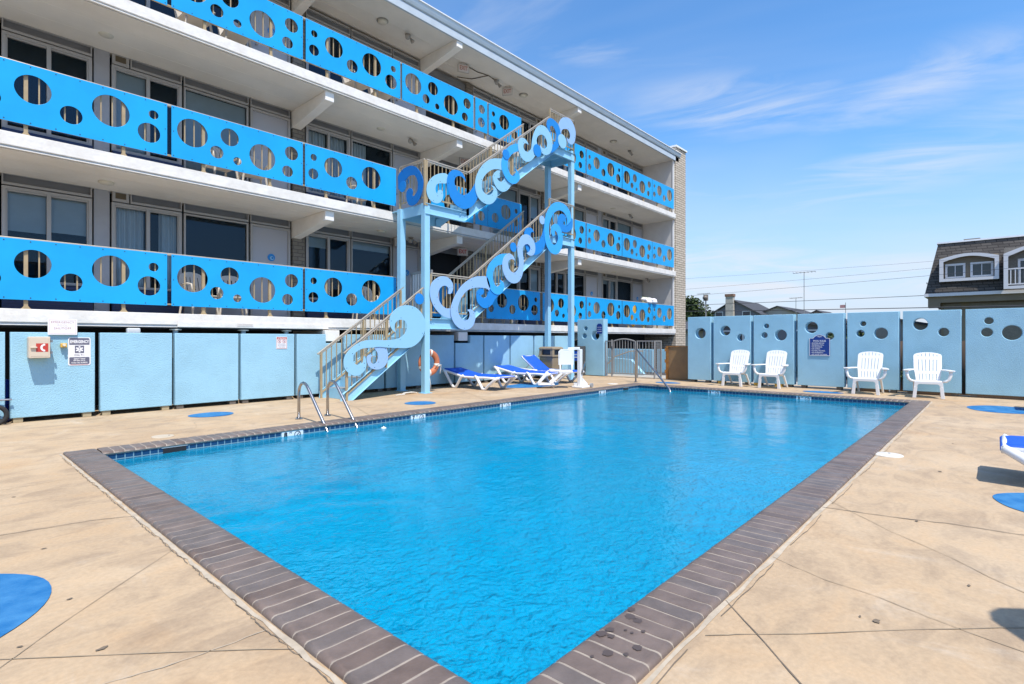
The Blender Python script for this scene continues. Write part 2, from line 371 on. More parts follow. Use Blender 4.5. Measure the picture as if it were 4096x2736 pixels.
# pale mortar rim round the coping and the broken dark line beside it
for a, b in (((OX0-.02,OY0-.05),(OX0-.02,OY1+.02)),((OX0-.05,OY0-.02),(OX1+.05,OY0-.02)),((OX1+.02,OY0),(OX1+.02,OY1)),((OX0,OY1+.015),(OX1,OY1+.015))):
    strip(c, [a, b], .024 if b[1] < 7 or a[0] == b[0] else .012, .003, .006, 80, 2, 21)
for k, (y0, y1) in enumerate(((7.2,6.7),(6.5,5.5),(5.4,4.6),(4.45,3.9),(3.85,3.3),(3.25,2.85),(2.7,2.0),(1.95,1.2))):
    strip(c, [(OX0-.036,y0),(OX0-.044,(y0+y1)/2),(OX0-.038,y1)], .004, .006, .006, 14, 0, 30+k)
for k in range(9):
    x = 1.3 + k*1.1; strip(c, [(x,OY0-.045),(x+.4,OY0-.055),(x+.75,OY0-.048)], .004, .006, .004, 6, 0, 50+k)
for i, (x, y) in enumerate([(2.81,.39),(2.81,.45),(4.54,.4),(6.39,.39),(8.19,.38),(3.53,.1),(.49,2.65),(.49,4.17),(.49,5.71),(.48,3.27),(.27,2.91)]):
    n = 9; rr = (.028,.012,.02,.025,.02,.014,.022,.018,.018,.014,.012)[i]
    c.add([(x+rr*random.uniform(.5,1.2)*math.cos(2*PI*k/n), y+.6*rr*random.uniform(.5,1.2)*math.sin(2*PI*k/n), .005) for k in range(n)], [tuple(range(n))], 0)
struct(c.build('deck_cracks', [CRK, CRK2, CRKL], fixn=False))

# painted blue dots on the deck
dots = [(3.2,9.53,.33,.31),(6.485,8.25,.30,.30),(-.12,3.5,.56,.56),(11.0,9.22,1.0,.52),(14.2,6.9,.26,.36),(12.75,-.1,.62,.5),(5.62,-.42,.40,.44),(14.1,3.0,.25,.42)]
for i, (x, y, a, b) in enumerate(dots):
    m_ = MB(); n = 48
    m_.add([(x+a*(1+.02*math.sin(3*t))*math.cos(t), y+b*(1+.02*math.cos(5*t))*math.sin(t), .0045) for t in [2*PI*k/n for k in range(n)]], [tuple(range(n))])
    struct(m_.build('painted_circle', DOTB, fixn=False))

# ------------------------------------------------------------------ coping of bullnose tiles
cop = MB(); rng = random.Random(3)
prof = [(0,-.02),(0,.008),(.004,.017),(.014,.0225),(.03,.0238),(.05,.0215),(.08,.0205),(.245,.0205),(.272,.018),(.290,.009),(.298,-.005),(.292,-.019),(.275,-.024),(.2,-.024)]
def coping_side(o, du, dv, length, n):
    o = Vector(o); du = Vector(du); dv = Vector(dv); p = length / n
    for i in range(n):
        dz = rng.uniform(-.0012,.0012); a = i*p+.0035; b = (i+1)*p-.0035
        k = len(prof); vs = []
        for s_, inn in ((a,0),(a+.004,1),(b-.004,1),(b,0)):
            for t, z in prof: vs.append(o + du*s_ + dv*t + Vector((0,0,z+dz-(0 if inn else .0035))))
        fs = [(r*k+j, r*k+j+1, (r+1)*k+j+1, (r+1)*k+j) for r in range(3) for j in range(k-1)]
        fs += [tuple(range(k)), tuple(reversed(range(3*k, 4*k)))]
        cop.add(vs, fs, rng.choice((0,0,0,1,1,2)))
    g0 = [(t+(.0015 if t < .02 else 0), z-.0022) for t, z in prof]; k = len(g0); vs = [o + dv*t + Vector((0,0,z)) for t, z in g0] + [o + du*length + dv*t + Vector((0,0,z)) for t, z in g0]
    cop.add(vs, [(j, j+1, k+j+1, k+j) for j in range(k-1)], 3)
coping_side((OX0,OY0,0), (0,1,0), (1,0,0), OY1-OY0, 65)
coping_side((OX1,OY0,0), (0,1,0), (-1,0,0), OY1-OY0, 65)
coping_side((PX0,OY0,0), (1,0,0), (0,1,0), PX1-PX0, 117)
coping_side((PX0,OY1,0), (1,0,0), (0,-1,0), PX1-PX0, 117)
CT = [mat('coping_tile_'+n, c_, .45, var=.16, vs=7, spec=.3, bump=.12, bs=55) for n, c_ in (('mauve',(.16,.12,.10)),('grey',(.145,.117,.103)),('brown',(.135,.098,.080)))]
struct(cop.build('pool_coping', CT+[mat('coping_grout', (.31,.26,.21), .9, var=.15, vs=20)], smooth=True))
# wet splashes on the coping
w = MB()
for i, (x, y, r0) in enumerate([(2.09,1.19,.025),(2.08,1.15,.022),(1.89,1.21,.026),(1.9,1.17,.018),(1.94,1.2,.02),(1.79,1.12,.024),(1.9,1.05,.022),(1.83,1.06,.012),(1.73,1.15,.009),(2.02,1.09,.011),(1.98,1.15,.008),(1.98,1.12,.008),(2.15,1.22,.02)]):
    n = 22; w.add([(x+r0*random.uniform(.7,1.15)*math.cos(2*PI*k/n), y+r0*random.uniform(.6,1.1)*math.sin(2*PI*k/n), .0232) for k in range(n)], [tuple(range(n))])
tag(w.build('water_splashes', mat('wet_tile', (.085,.062,.052), .4), fixn=False), kind='stuff')

# ------------------------------------------------------------------ pool basin and water
PLAST = mat('plaster_light_mottle', (.62,.86,.90), .7, col2=(.30,.56,.64), vs=5.5, det=3)  # mottled tones stand in for rippled light specks on the pool floor
b = MB(); e = .012; x0, x1, y0, y1 = PX0-e, PX1+e, PY0-e, PY1+e
TZ = -.177
def wallq(ax, ay, bx, by, z0a, z0b):
    b.quad((ax,ay,-.018),(bx,by,-.018),(bx,by,TZ),(ax,ay,TZ), 1)
    b.quad((ax,ay,TZ),(bx,by,TZ),(bx,by,z0b),(ax,ay,z0a), 0)
dn, df = -1.15, -.62
wallq(x0,y0,x0,y1,dn,dn); wallq(x1,y0,x1,y1,df,df); wallq(x0,y0,x1,y0,dn,df); wallq(x0,y1,x1,y1,dn,df)
b.quad((x0,y0,dn),(x1,y0,df),(x1,y1,df),(x0,y1,dn), 0)
for k in range(4):   # entry steps in the shallow far corner
    s_ = 2.0-.42*k; n = 14; zt = -.54+.12*k
    arc = [(PX1,PY1)]+[(PX1-s_*math.cos(PI/2*i/n), PY1-s_*math.sin(PI/2*i/n)) for i in range(n+1)]
    b.add([(p[0],p[1],zt) for p in arc]+[(p[0],p[1],zt-.13) for p in arc], [tuple(range(n+2))]+[(i,i+1,i+n+3,i+n+2) for i in range(1,n+1)], 0)
    ed = [(PX1-(s_-.02)*math.cos(PI/2*i/n), PY1-(s_-.02)*math.sin(PI/2*i/n)) for i in range(n+1)]; strip(b, ed, .06, zt+.005, 0, 1, 2)
struct(b.build('pool_basin', [PLAST, TILE, mat('step_edge_navy', (.01,.10,.25), .5)]))

def water_mat():
    m = bpy.data.materials.new('pool_water'); m.use_nodes = True; nt = m.node_tree; N = nt.nodes; L = nt.links
    N.remove(N['Principled BSDF']); out = N['Material Output']
    tc = N.new('ShaderNodeTexCoord')
    n1 = N.new('ShaderNodeTexNoise'); n1.inputs['Scale'].default_value = 13; n1.inputs['Detail'].default_value = 3; n1.inputs['Distortion'].default_value = .45
    n2 = N.new('ShaderNodeTexNoise'); n2.inputs['Scale'].default_value = 36; n2.inputs['Detail'].default_value = 2; n2.inputs['Distortion'].default_value = .3
    L.new(tc.outputs['Object'], n1.inputs[0]); L.new(tc.outputs['Object'], n2.inputs[0])
    ad = N.new('ShaderNodeMath'); ad.operation = 'MULTIPLY_ADD'; ad.inputs[1].default_value = .5
    L.new(n2.outputs['Fac'], ad.inputs[0]); L.new(n1.outputs['Fac'], ad.inputs[2])
    bp = N.new('ShaderNodeBump'); bp.inputs['Strength'].default_value = .22; bp.inputs['Distance'].default_value = .014; L.new(ad.outputs[0], bp.inputs['Height'])
    bp2 = N.new('ShaderNodeBump'); bp2.inputs['Strength'].default_value = 1.0; bp2.inputs['Distance'].default_value = .075; L.new(ad.outputs[0], bp2.inputs['Height'])
    tr = N.new('ShaderNodeBsdfTransparent'); tr.inputs[0].default_value = (.05,.80,.98,1)
    df = N.new('ShaderNodeBsdfDiffuse'); df.inputs[0].default_value = (.001,.345,.60,1); L.new(bp2.outputs[0], df.inputs['Normal'])
    mx = N.new('ShaderNodeMixShader'); mx.inputs[0].default_value = .60; L.new(tr.outputs[0], mx.inputs[1]); L.new(df.outputs[0], mx.inputs[2])
    gl = N.new('ShaderNodeBsdfGlossy'); gl.inputs['Roughness'].default_value = .04; L.new(bp.outputs[0], gl.inputs['Normal'])
    fr = N.new('ShaderNodeFresnel'); fr.inputs[0].default_value = 1.33; L.new(bp.outputs[0], fr.inputs['Normal'])
    m2 = N.new('ShaderNodeMixShader'); L.new(fr.outputs[0], m2.inputs[0]); L.new(mx.outputs[0], m2.inputs[1]); L.new(gl.outputs[0], m2.inputs[2])
    L.new(m2.outputs[0], out.inputs[0]); return m
wm = MB(); nx, ny = 200, 100
for j in range(ny+1):
    for i in range(nx+1):
        x = x0 + (x1-x0)*i/nx; y = y0 + (y1-y0)*j/ny
        h = .006*noise.noise((x*1.7, y*1.7, 0)) + .004*noise.noise((x*4, y*4.3, 3)) + .002*noise.noise((x*9, y*8, 7))
        wm.v.append((x, y, WZ + h))
for j in range(ny):
    for i in range(nx):
        a = j*(nx+1)+i; wm.f.append((a, a+1, a+nx+2, a+nx+1)); wm.m.append(0)
struct(wm.build('water', water_mat(), smooth='all', fixn=False))
# ------------------------------------------------------------------ motel building
YF, YW = 10.90, 12.6
FL = [1.696, 4.334, 6.983]          # slab tops
PZ = [1.70, 4.365, 7.04]          # panel datum
XL = -5.0; XR = 23.3
bld = thing('motel_building', 'three storey cream motel with blue bubble balcony panels behind the pool', 'motel', (10, 12.6, 0))
for k, z in enumerate(FL):
    m = MB()
    m.box(XL, 23.25, YF, YW+.25, z-.20, z)
    m.build('floor_slab', SLAB, bld, bevel=.006)
    t = MB(); t.box(XL, 23.22, YF+.035, YW+.25, z-.238, z-.201); t.box(XL, 23.22, YF+.005, YF+.05, z-.245, z-.232, 1)
    if k == 0: t.box(3.1, 6.02, YF-.012, YF+.03, z-.235, z-.14, 1)
    t.build('slab_trim', [TRIMB, SLAB], bld)
    s = MB(); s.box(XL, XR, YF+.06, YW+.2, z-.262, z-.246)
    for q in (11.5, 12.05): s.box(XL, XR, q-.006, q+.006, z-.2655, z-.262)
    s.build('soffit', SOFFIT if k else DARKW, bld)  # lowest soffit gets dark grey standing for shade on a bare underside
# roof
m = MB(); m.box(XL, 23.62, 11.0, 14.5, 9.50, 9.80); m.build('roof', mat('roof_top_grey', (.4,.4,.4), .8), bld)
m = MB(); m.box(XL, 23.3, 10.99, YW+.2, 9.478, 9.494)
for q in (11.75, 12.2): m.box(XL, 23.3, q-.006, q+.006, 9.474, 9.478)
m.build('soffit', SOFFIT, bld)
m = MB(); m.prism([(10.93,9.44),(10.93,9.63),(10.99,9.63),(10.99,9.44)], (XL,0,0), (0,1,0), (0,0,1), (23.62-XL,0,0)); m.build('fascia_board', mat('fascia_blue_grey', (.46,.52,.57), .6, var=.06), bld)
m = MB(); m.prism([(10.985,9.632),(10.90,9.67),(10.87,9.74),(10.86,9.825),(10.99,9.825)], (XL,0,0), (0,1,0), (0,0,1), (23.72-XL,0,0)); m.build('roof_gutter', FASCIA, bld)
m = MB(); m.box(XL, 23.74, 10.83, 11.05, 9.826, 9.85); m.build('drip_edge', EDGEW, bld)
# beams
for z in FL + [9.74]:
    zt = z - .263
    for x in (6.1, 9.98, 15.72):
        p = [(10.97,zt),(10.97,zt-.20),(YW,zt-.42),(YW,zt)]
        m = MB(); m.prism(p, (x-.105,0,0), (0,1,0), (0,0,1), (.21,0,0)); m.build('cantilever_beam', BEAMM, bld, bevel=.008)
# brick end wing and plaster party wall
m = MB(); m.box(23.30, 24.36, 10.93, 13.6, -.1, 10.08); m.build('brick_pier', BRICK, bld)
m = MB(); m.box(23.24, 24.42, 10.87, 13.7, 10.081, 10.15); m.build('pier_cap', EDGEW, bld)
m = MB(); m.box(23.26, 23.299, 11.065, YW, FL[0], 9.476); m.build('party_wall', mat('party_wall_plaster', (.58,.56,.54), .8, var=.04), bld)
m = MB(); m.box(23.235, 23.298, 11.0, 11.064, FL[0]+.01, 9.47); m.build('wall_corner_trim', EDGEW, bld)
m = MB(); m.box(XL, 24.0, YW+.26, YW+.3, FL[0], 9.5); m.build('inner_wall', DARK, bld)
m = MB(); m.box(XL, 23.3, YW-.1, YW, -.1, 1.43); m.build('crawl_shade_sheet', mat('crawl_shade_dark', (.03,.035,.04), .9), bld)  # near-black sheet standing in for the shade of the open crawl space
m = MB(); m.box(XL, XL+.1, YF, 14, 0, 9.5); m.build('end_wall', BEAMM, bld)

def grille(x0, x1, z):
    m = MB(); m.box(x0, x1, YW-.12, YW, z+.04, z+.50)
    for k in range(9): m.box(x0+.02, x1-.02, YW-.135, YW-.119, z+.07+k*.047, z+.095+k*.047)
    m.build('ac_grille', GRILLE, bld)
def pane(par, x0, x1, z0, z1, fill, y=YW):
    m = MB(); m.quad((x0,y+.01,z0),(x1,y+.01,z0),(x1,y+.01,z1),(x0,y+.01,z1)); m.build('pane', GLASS, par, fixn=False)
    if fill == 'd': return
    if fill[0] == 'b':
        h = float(fill[1:] or 1); m = MB(); m.box(x0, x1, y+.06, y+.065, z1-(z1-z0)*h, z1); m.build('blind', BLIND, par)
    if fill[0] == 'c':
        wd = float(fill[1:] or 1); n = 60; m = MB(); xa = x0 if wd > 0 else x1-(x1-x0)*-wd; xb = x0+(x1-x0)*wd if wd > 0 else x1
        vs = []
        for i in range(n+1):
            x = xa+(xb-xa)*i/n; yy = y+.11+.03*math.sin(x*75)+.012*math.sin(x*31+1)
            vs += [(x,yy,z0),(x,yy,z1)]
        m.add(vs, [(2*i,2*i+2,2*i+3,2*i+1) for i in range(n)]); m.build('curtain', CURT, par, smooth='all', fixn=False)
def slider(x0, x1, z, fills):
    zb, zt = z+.52, z+2.17
    m = MB(); f = .05; y0, y1 = YW-.05, YW+.03; xm = (x0+x1)/2
    m.box(x0, x1, y0, y1, zt-f, zt); m.box(x0, x1, y0, y1, zb, zb+f); m.box(x0, x0+f, y0, y1, zb+f, zt-f); m.box(x1-f, x1, y0, y1, zb+f, zt-f)
    m.box(xm-.03, xm+.03, y0-.004, y1-.02, zb+f, zt-f)
    m.box(x0+f, x0+f+.025, y0+.02, y1, zb+f, zt-f); m.box(x1-f-.025, x1-f, y0+.02, y1, zb+f, zt-f); m.box(x0+f+.025, x1-f-.025, y0+.02, y1, zt-f-.03, zt-f)
    o = m.build('window', FRAME, bld)
    pane(o, x0+f+.02, xm-.03, zb+f, zt-f, fills[0]); pane(o, xm+.03, x1-f-.02, zb+f, zt-f, fills[1])
    grille(x0, x1, z)
def fixed(x0, x1, z, fill):
    zb, zt = z+.45, z+2.17; m = MB(); f = .035; y0, y1 = YW-.04, YW+.03
    m.box(x0, x1, y0, y1, zt-f, zt); m.box(x0, x1, y0, y1, zb, zb+f); m.box(x0, x0+f, y0, y1, zb+f, zt-f); m.box(x1-f, x1, y0, y1, zb+f, zt-f)
    o = m.build('window', FRAME, bld); pane(o, x0+f, x1-f, zb+f, zt-f, fill)
    m = MB(); m.box(x0, x1, YW-.03, YW+.03, z+.02, zb-.005); m.build('wall_panel', PILAS, bld)
def door(x0, x1, z, emblem=True):
    m = MB(); m.box(x0+.05, x1-.05, YW-.02, YW+.03, z+.02, z+2.12); o = m.build('door', DOORM, bld)
    m = MB(); m.box(x0, x0+.05, YW-.06, YW+.03, z+.01, z+2.17); m.box(x1-.05, x1, YW-.06, YW+.03, z+.01, z+2.17); m.box(x0+.05, x1-.05, YW-.06, YW+.03, z+2.12, z+2.17); m.build('door_frame', FRAME, o)
    m = MB(); m.sphere((x0+.13, YW-.075, z+1.0), .03); m.cyl((x0+.13,YW-.06,z+1.0),(x0+.13,YW-.02,z+1.0),.012); m.build('door_knob', STEEL, o, smooth=True)
    if emblem:
        me = plate([circ(0,0,.085)], .012, FX((x0+x1)/2+.02, YW-.028, z+1.45)); m = MB().mesh(me)
        m.mesh(plate([circ(.01,-.015,.045,16), circ(.02,-.01,.028,14)], .006, FX((x0+x1)/2+.02, YW-.037, z+1.45)), 1); m.build('door_emblem', [CMID, CLIGHT], o)
def transoms(segs, z):
    for a, b in segs:
        m = MB(); m.box(a, b, YW+.01, YW+.04, z+2.235, z+2.375); m.build('transom_panel', TRANS, bld)
        m = MB(); m.box(a-.02, b+.02, YW-.05, YW+.02, z+2.19, z+2.235); m.box(a-.02, b+.02, YW-.05, YW+.02, z+2.375, z+2.41); m.box(a-.02, a, YW-.05, YW+.02, z+2.235, z+2.375); m.box(b, b+.02, YW-.05, YW+.02, z+2.235, z+2.375)
        m.build('transom_frame', FRAME, bld)
def solid(x0, x1, z, h, mt, name, y0=YW-.03):
    m = MB(); m.box(x0, x1, y0, YW+.2, z+.005, z+h); return m.build(name, mt, bld)
FILL = [  # per storey: pane fills for the eleven windows, left to right
    ['b.45','b.42','c','c-.6','d','b.18','d','b.12','d','d','b.55','d','d','d','b.12','c','d','d'],
    ['d','d','b.98','d','b.98','c','c','c.4','b.98','d','b.5','d','d','b.5','b.98','d','b.98','d'],
    ['d','d','d','d','d','d','d','d','d','d','d','d','d','d','d','d','d','d']]
for k, z in enumerate(FL):
    hs = (2.403, 2.403, 2.43)[k]; F = FILL[k]
    solid(-5, -.3, z, hs, PILAS, 'wall_panel'); 
    slider(.93, 2.16, z, F[0:2]); solid(2.19, 2.43, z, hs, PILAS, 'wall_pilaster'); solid(.3, .90, z, hs, PILAS, 'wall_pilaster'); door(-.3, .3, z)
    slider(2.46, 3.65, z, F[2:4]); fixed(3.69, 4.99, z, F[4]); door(5.03, 5.95, z)
    solid(6.0, 6.30, z, hs-.0, BRICKP, 'brick_column', YW-.08)
    slider(6.35, 7.56, z, F[5:7]); fixed(7.60, 8.87, z, F[7]); door(8.90, 9.83, z)
    solid(9.86, 10.08, z, hs, PILAS, 'wall_pilaster'); solid(11.68, 11.97, z, hs, BRICKP, 'brick_column', YW-.08)
    door(12.0, 12.86, z); fixed(12.90, 14.22, z, F[8]); slider(14.26, 15.45, z, F[9:11])
    solid(15.5, 15.85, z, hs, BRICKP, 'brick_column', YW-.08)
    slider(15.9, 17.02, z, F[11:13]); fixed(17.05, 18.36, z, F[13]); door(18.40, 19.33, z)
    solid(19.36, 19.64, z, hs, PILAS, 'wall_pilaster')
    slider(19.67, 20.86, z, F[14:16]); fixed(20.90, 22.19, z, F[16]); door(22.22, 23.22, z)
    transoms([(.95,2.14),(2.78,3.63),(3.71,4.97),(5.05,5.93),(6.37,7.54),(7.62,8.85),(8.92,9.81),(12.02,12.84),(12.92,14.2),(14.28,15.2),(15.92,17.0),(17.07,18.34),(18.42,19.31),(20.0,20.84),(20.92,22.17),(22.24,23.2)], z)
    for x in (2.47, 15.23, 19.70):
        m = MB(); m.box(x, x+.27, YW-.04, YW+.02, z+2.19, z+2.41); m.box(x+.05, x+.22, YW-.045, YW-.039, z+2.25, z+2.36, 1); m.build('wall_vent', [FRAME, GRIL2], bld)
    # dark stair passage through the building
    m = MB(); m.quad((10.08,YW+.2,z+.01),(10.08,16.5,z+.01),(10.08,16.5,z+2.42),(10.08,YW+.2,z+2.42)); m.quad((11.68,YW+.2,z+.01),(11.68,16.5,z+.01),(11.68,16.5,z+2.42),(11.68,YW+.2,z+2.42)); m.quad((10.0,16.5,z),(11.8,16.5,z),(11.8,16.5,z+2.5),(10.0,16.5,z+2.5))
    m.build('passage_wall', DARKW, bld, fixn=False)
    m = MB(); m.box(10.081, 11.679, YW-.02, YW+.05, z+2.19, z+2.40); m.build('passage_lintel', TRANS, bld)

# ------------------------------------------------------------------ balcony panels
HA = [(.222,.797,.074),(.215,.44,.115),(.685,.688,.218),(1.142,.442,.143),(1.66,.672,.258),(2.265,.797,.076),(2.198,.463,.169)]
HB = [(.37,.651,.255),(1.01,.752,.167),(.781,.409,.117),(1.15,.329,.077),(1.631,.524,.257),(2.226,.757,.142),(2.142,.363,.116)]
HM = [(.35,.442,.143),(.81,.688,.218),(1.27,.797,.074),(1.275,.44,.115)]
HS = {'A':HA,'B':HB,'M':HM}
def panel_mesh(holes, x0, x1):
    lp = [rect(x0, x1, .135, 1.05)] + [circ(a, b, r, 36) for a, b, r in holes if x0+.02 < a-r and a+r < x1-.02]
    M = FX(0, 0, 0); m = MB().mesh(plate(lp, .012, M, .0015))
    n = max(2, int((x1-x0)/.3))
    for i in range(n+1):
        for zz in (.165, 1.02):
            x = x0+.03+(x1-x0-.06)*i/n; m.cyl((x,-.010,zz),(x,-.004,zz),.009,n=6,mi=1)
    for x in (x0+.03, x1-.03): m.cyl((x,-.010,.6),(x,-.004,.6),.009,n=6,mi=1)
    return m
AF, BF = [panel_mesh(h, .03, 2.47) for h in (HA, HB)]
pcache = {}
def panel(kind, X, z, x0=.03, x1=2.47):
    key = (kind, x0, x1); src = AF if key == ('A',.03,2.47) else BF if key == ('B',.03,2.47) else panel_mesh(HS[kind], x0, x1)
    if key in pcache:
        o = pcache[key].copy(); COL.objects.link(o); o.parent = bld; o.matrix_parent_inverse = Matrix.Translation(-bld.location)
    else:
        o = src.build('railing_panel', [PANEL, BOLT], bld); pcache[key] = o
    o.location = (X, 10.935, z); return o
for k, z in enumerate(PZ):
    if k < 2:
        panel('B', -2.04, z); panel('A', .475, z); panel('B', 2.985, z); panel('A', 5.48, z, .03, 2.36)
        if k == 1: panel('B', 8.0, z, .95, 2.46); panel('M', 11.0, z, .03, 1.52)
        if k == 0: panel('B', 8.0, z, 1.0, 2.46); panel('A', 10.96, z)
    else:
        panel('B', -2.04, z); panel('A', .475, z); panel('B', 2.985, z); panel('A', 5.495, z); panel('B', 7.995, z); panel('A', 11.05, z, .03, 1.46)
    panel('B', 13.55, z); panel('A', 16.06, z); panel('B', 18.545, z); panel('A', 21.02, z, .03, 2.10)
for z in PZ[1:]:   # narrow filler panel
    lp = [rect(.03,.50,.135,1.05), circ(.28,.78,.125,32), circ(.26,.40,.14,32)]
    o = MB().mesh(plate(lp, .012, FX(0,0,0), .0015)).build('railing_panel', [PANEL], bld); o.location = (10.515, 10.935, z)
# balcony railings behind the panels
def railing(xa, xb, z, y=10.985):
    fz = FL[PZ.index(z)]
    m = MB(); n = round((xb-xa)/.155)
    for i in range(n+1):
        x = xa+(xb-xa)*i/n
        if i % 8 == 4: continue
        m.box(x-.009, x+.009, y-.009, y+.009, z+.16, z+1.03)
    m.box(xa, xb, y-.02, y+.02, z+.15, z+.175)
    m.build('railing_pickets', TANM, bld)
    m = MB(); m.box(xa-.02, xb+.02, y-.028, y+.028, z+1.03, z+1.075); m.build('top_rail', RAILM, bld, bevel=.008)
    for i in range(n+1):
        if i % 8 == 4:
            x = xa+(xb-xa)*i/n
            m = MB(); m.box(x-.024, x+.024, y-.024, y+.024, fz+.012, z+1.03); m.box(x-.055, x+.055, y-.04, y+.04, fz+.001, fz+.012)
            m.prism([(-.05,.012),(-.024,.05),(.024,.05),(.05,.012)], (x, y-.03, fz), (1,0,0), (0,0,1), (0,.008,0)); m.build('railing_post', TANM, bld)
for k, z in enumerate(PZ):
    if k < 2: railing(-2.0, 7.86, z); railing(8.95, 12.51, z) if k else railing(8.98, 13.5, z)
    else: railing(-2.0, 12.53, z)
    railing(13.56, 23.14, z)
# lower floor end post plates under slab
for x in (6.1, 9.98):
    m = MB(); m.box(x-.2, x+.14, 10.80, 11.2, 1.19, 1.43); m.build('concrete_stub', BEAMM, bld, bevel=.01)
# roof vents
for x, y, r0, h in ((11.95,11.6,.11,.42),(21.2,11.5,.10,.30)):
    m = MB(); m.lathe([(r0*.6,0),(r0*.6,h*.5),(r0,h*.55),(r0,h*.8),(r0*.4,h)], (x,y,9.80), 12); m.build('roof_vent', mat('vent_galvanised', (.6,.6,.6), .35, metal=.6), bld, smooth=True)

# ------------------------------------------------------------------ soffit fixtures
def dome(x, y, z, label):
    t = thing('ceiling_light', label, 'ceiling light', (x,y,z), 'round ceiling lights under the balconies')
    m = MB(); m.lathe([(.15,0),(.15,-.015),(.13,-.02)], (x,y,z), 20); m.build('lamp_base', LAMPG, t, smooth=True)
    m = MB(); m.lathe([(.125,-.02),(.12,-.05),(.09,-.075),(.03,-.085)], (x,y,z), 20); m.build('lamp_shade', LAMPW, t, smooth='all')
def spot(x, y, z, label):
    t = thing('flood_light', label, 'flood light', (x,y,z), 'twin spot lights under the balconies')
    m = MB(); m.lathe([(.075,0),(.075,-.05),(.06,-.06)], (x,y,z), 14); m.build('lamp_base', LAMPG, t, smooth=True)
    for sx, tl in ((-1,.7),(1,.3)):
        m = MB(); p = Vector((x+.03*sx, y-.02, z-.06)); d = Vector((sx*.5, -tl, -.75)).normalized()
        m.cyl(p, p+d*.05, .02, n=8); m.cyl(p+d*.05, p+d*.16, .025, .06, n=12); m.cyl(p+d*.16, p+d*.175, .06, .03, n=12); m.build('spot_head', LAMPG, t, smooth=True)
def exit_sign(x, y, z, label, yaw=0., red=True):
    t = thing('exit_sign', label, 'exit sign', (x,y,z), 'exit signs under the balcony ceilings')
    M0 = Matrix.Translation((x,y,z)) @ Matrix.Rotation(yaw,4,'Z')
    def fin(m, n, mts): 
        m.v = [tuple(M0 @ Vector(v)) for v in m.v]; return m.build(n, mts, t)
    m = MB(); m.box(-.07,.07,-.05,.05,-.05,0); m.box(-.17,.17,-.03,.03,-.28,-.05); fin(m, 'sign_box', mat('exit_box_cream', (.5,.46,.41), .5))
    m = MB(); m.mesh(plate([rrect(-.15,.15,-.1,.1,.01)], .004, FX(0,-.032,-.165))); fin(m, 'sign_face', mat('exit_face', (.62,.56,.52), .4))
    m = MB(); m.mesh(letters('EXIT', .17, FX(0,-.0352,-.165), bold=.004, sx=.72)); fin(m, 'letters', RED if red else mat('exit_dim_red', (.42,.18,.14), .5))
ST = ('lowest balcony','middle balcony','top balcony')
dome(2.25,11.9,4.10,'round ceiling light over the lowest balcony, leftmost in view'); dome(8.1,11.93,4.10,'round ceiling light on the lowest balcony ceiling behind the stair posts'); dome(19.68,12.0,4.10,'round ceiling light of the lowest balcony near the brick end wall')
dome(2.25,11.9,6.775,'round ceiling light over the middle balcony, leftmost in view'); dome(8.06,11.9,6.775,'round ceiling light of the middle balcony left of a twin spot light'); dome(19.5,11.93,6.775,'round ceiling light of the middle balcony near the brick end wall')
dome(8.02,11.77,9.474,'round ceiling light under the roof, above the left top balcony panels'); dome(13.64,11.82,9.474,'round ceiling light under the roof just right of an exit sign'); dome(19.36,11.82,9.474,'round ceiling light under the roof near the brick end wall')
spot(9.17,12.1,4.10,'twin spot light of the lowest balcony just left of the stair passage'); spot(22.75,12.1,4.10,'twin spot light of the lowest balcony beside the party wall')
spot(9.04,11.94,6.775,'twin spot light of the middle balcony left of the staircase'); spot(20.99,12.0,6.775,'twin spot light of the middle balcony near the brick end wall')
spot(8.85,11.8,9.474,'twin spot light under the roof left of the first exit sign'); spot(12.3,11.8,9.474,'twin spot light under the roof between two exit signs'); spot(20.8,11.89,9.474,'twin spot light under the roof near the brick end wall')
exit_sign(11.26,12.25,4.10,'red lettered exit sign before the dark passage on the lowest balcony', R_(-25)); exit_sign(8.9,12.45,4.10,'exit sign of the lowest balcony seen edge on beside the stair post', R_(60))
exit_sign(11.07,11.95,6.775,'faded exit sign of the middle balcony behind the upper flight', R_(-25), False)
exit_sign(10.88,11.8,9.474,'exit sign under the roof nearest the tapered beam', R_(-25), False); exit_sign(12.86,11.83,9.474,'exit sign under the roof right of a twin spot light', R_(-60), False)
m = MB(); m.tube([(11.0,11.8,9.44),(11.5,11.85,9.46),(11.9,11.75,9.46),(12.2,11.8,9.46)], .012); m.tube([(11.9,11.75,9.46),(11.7,12.3,9.46),(11.3,12.55,9.46)], .012); m.build('conduit', GRIL2, bld)
m = MB(); m.tube([(20.9,12.3,6.76),(22.0,12.1,6.76),(23.1,11.9,6.76)], .01); m.build('conduit', GRIL2, bld)

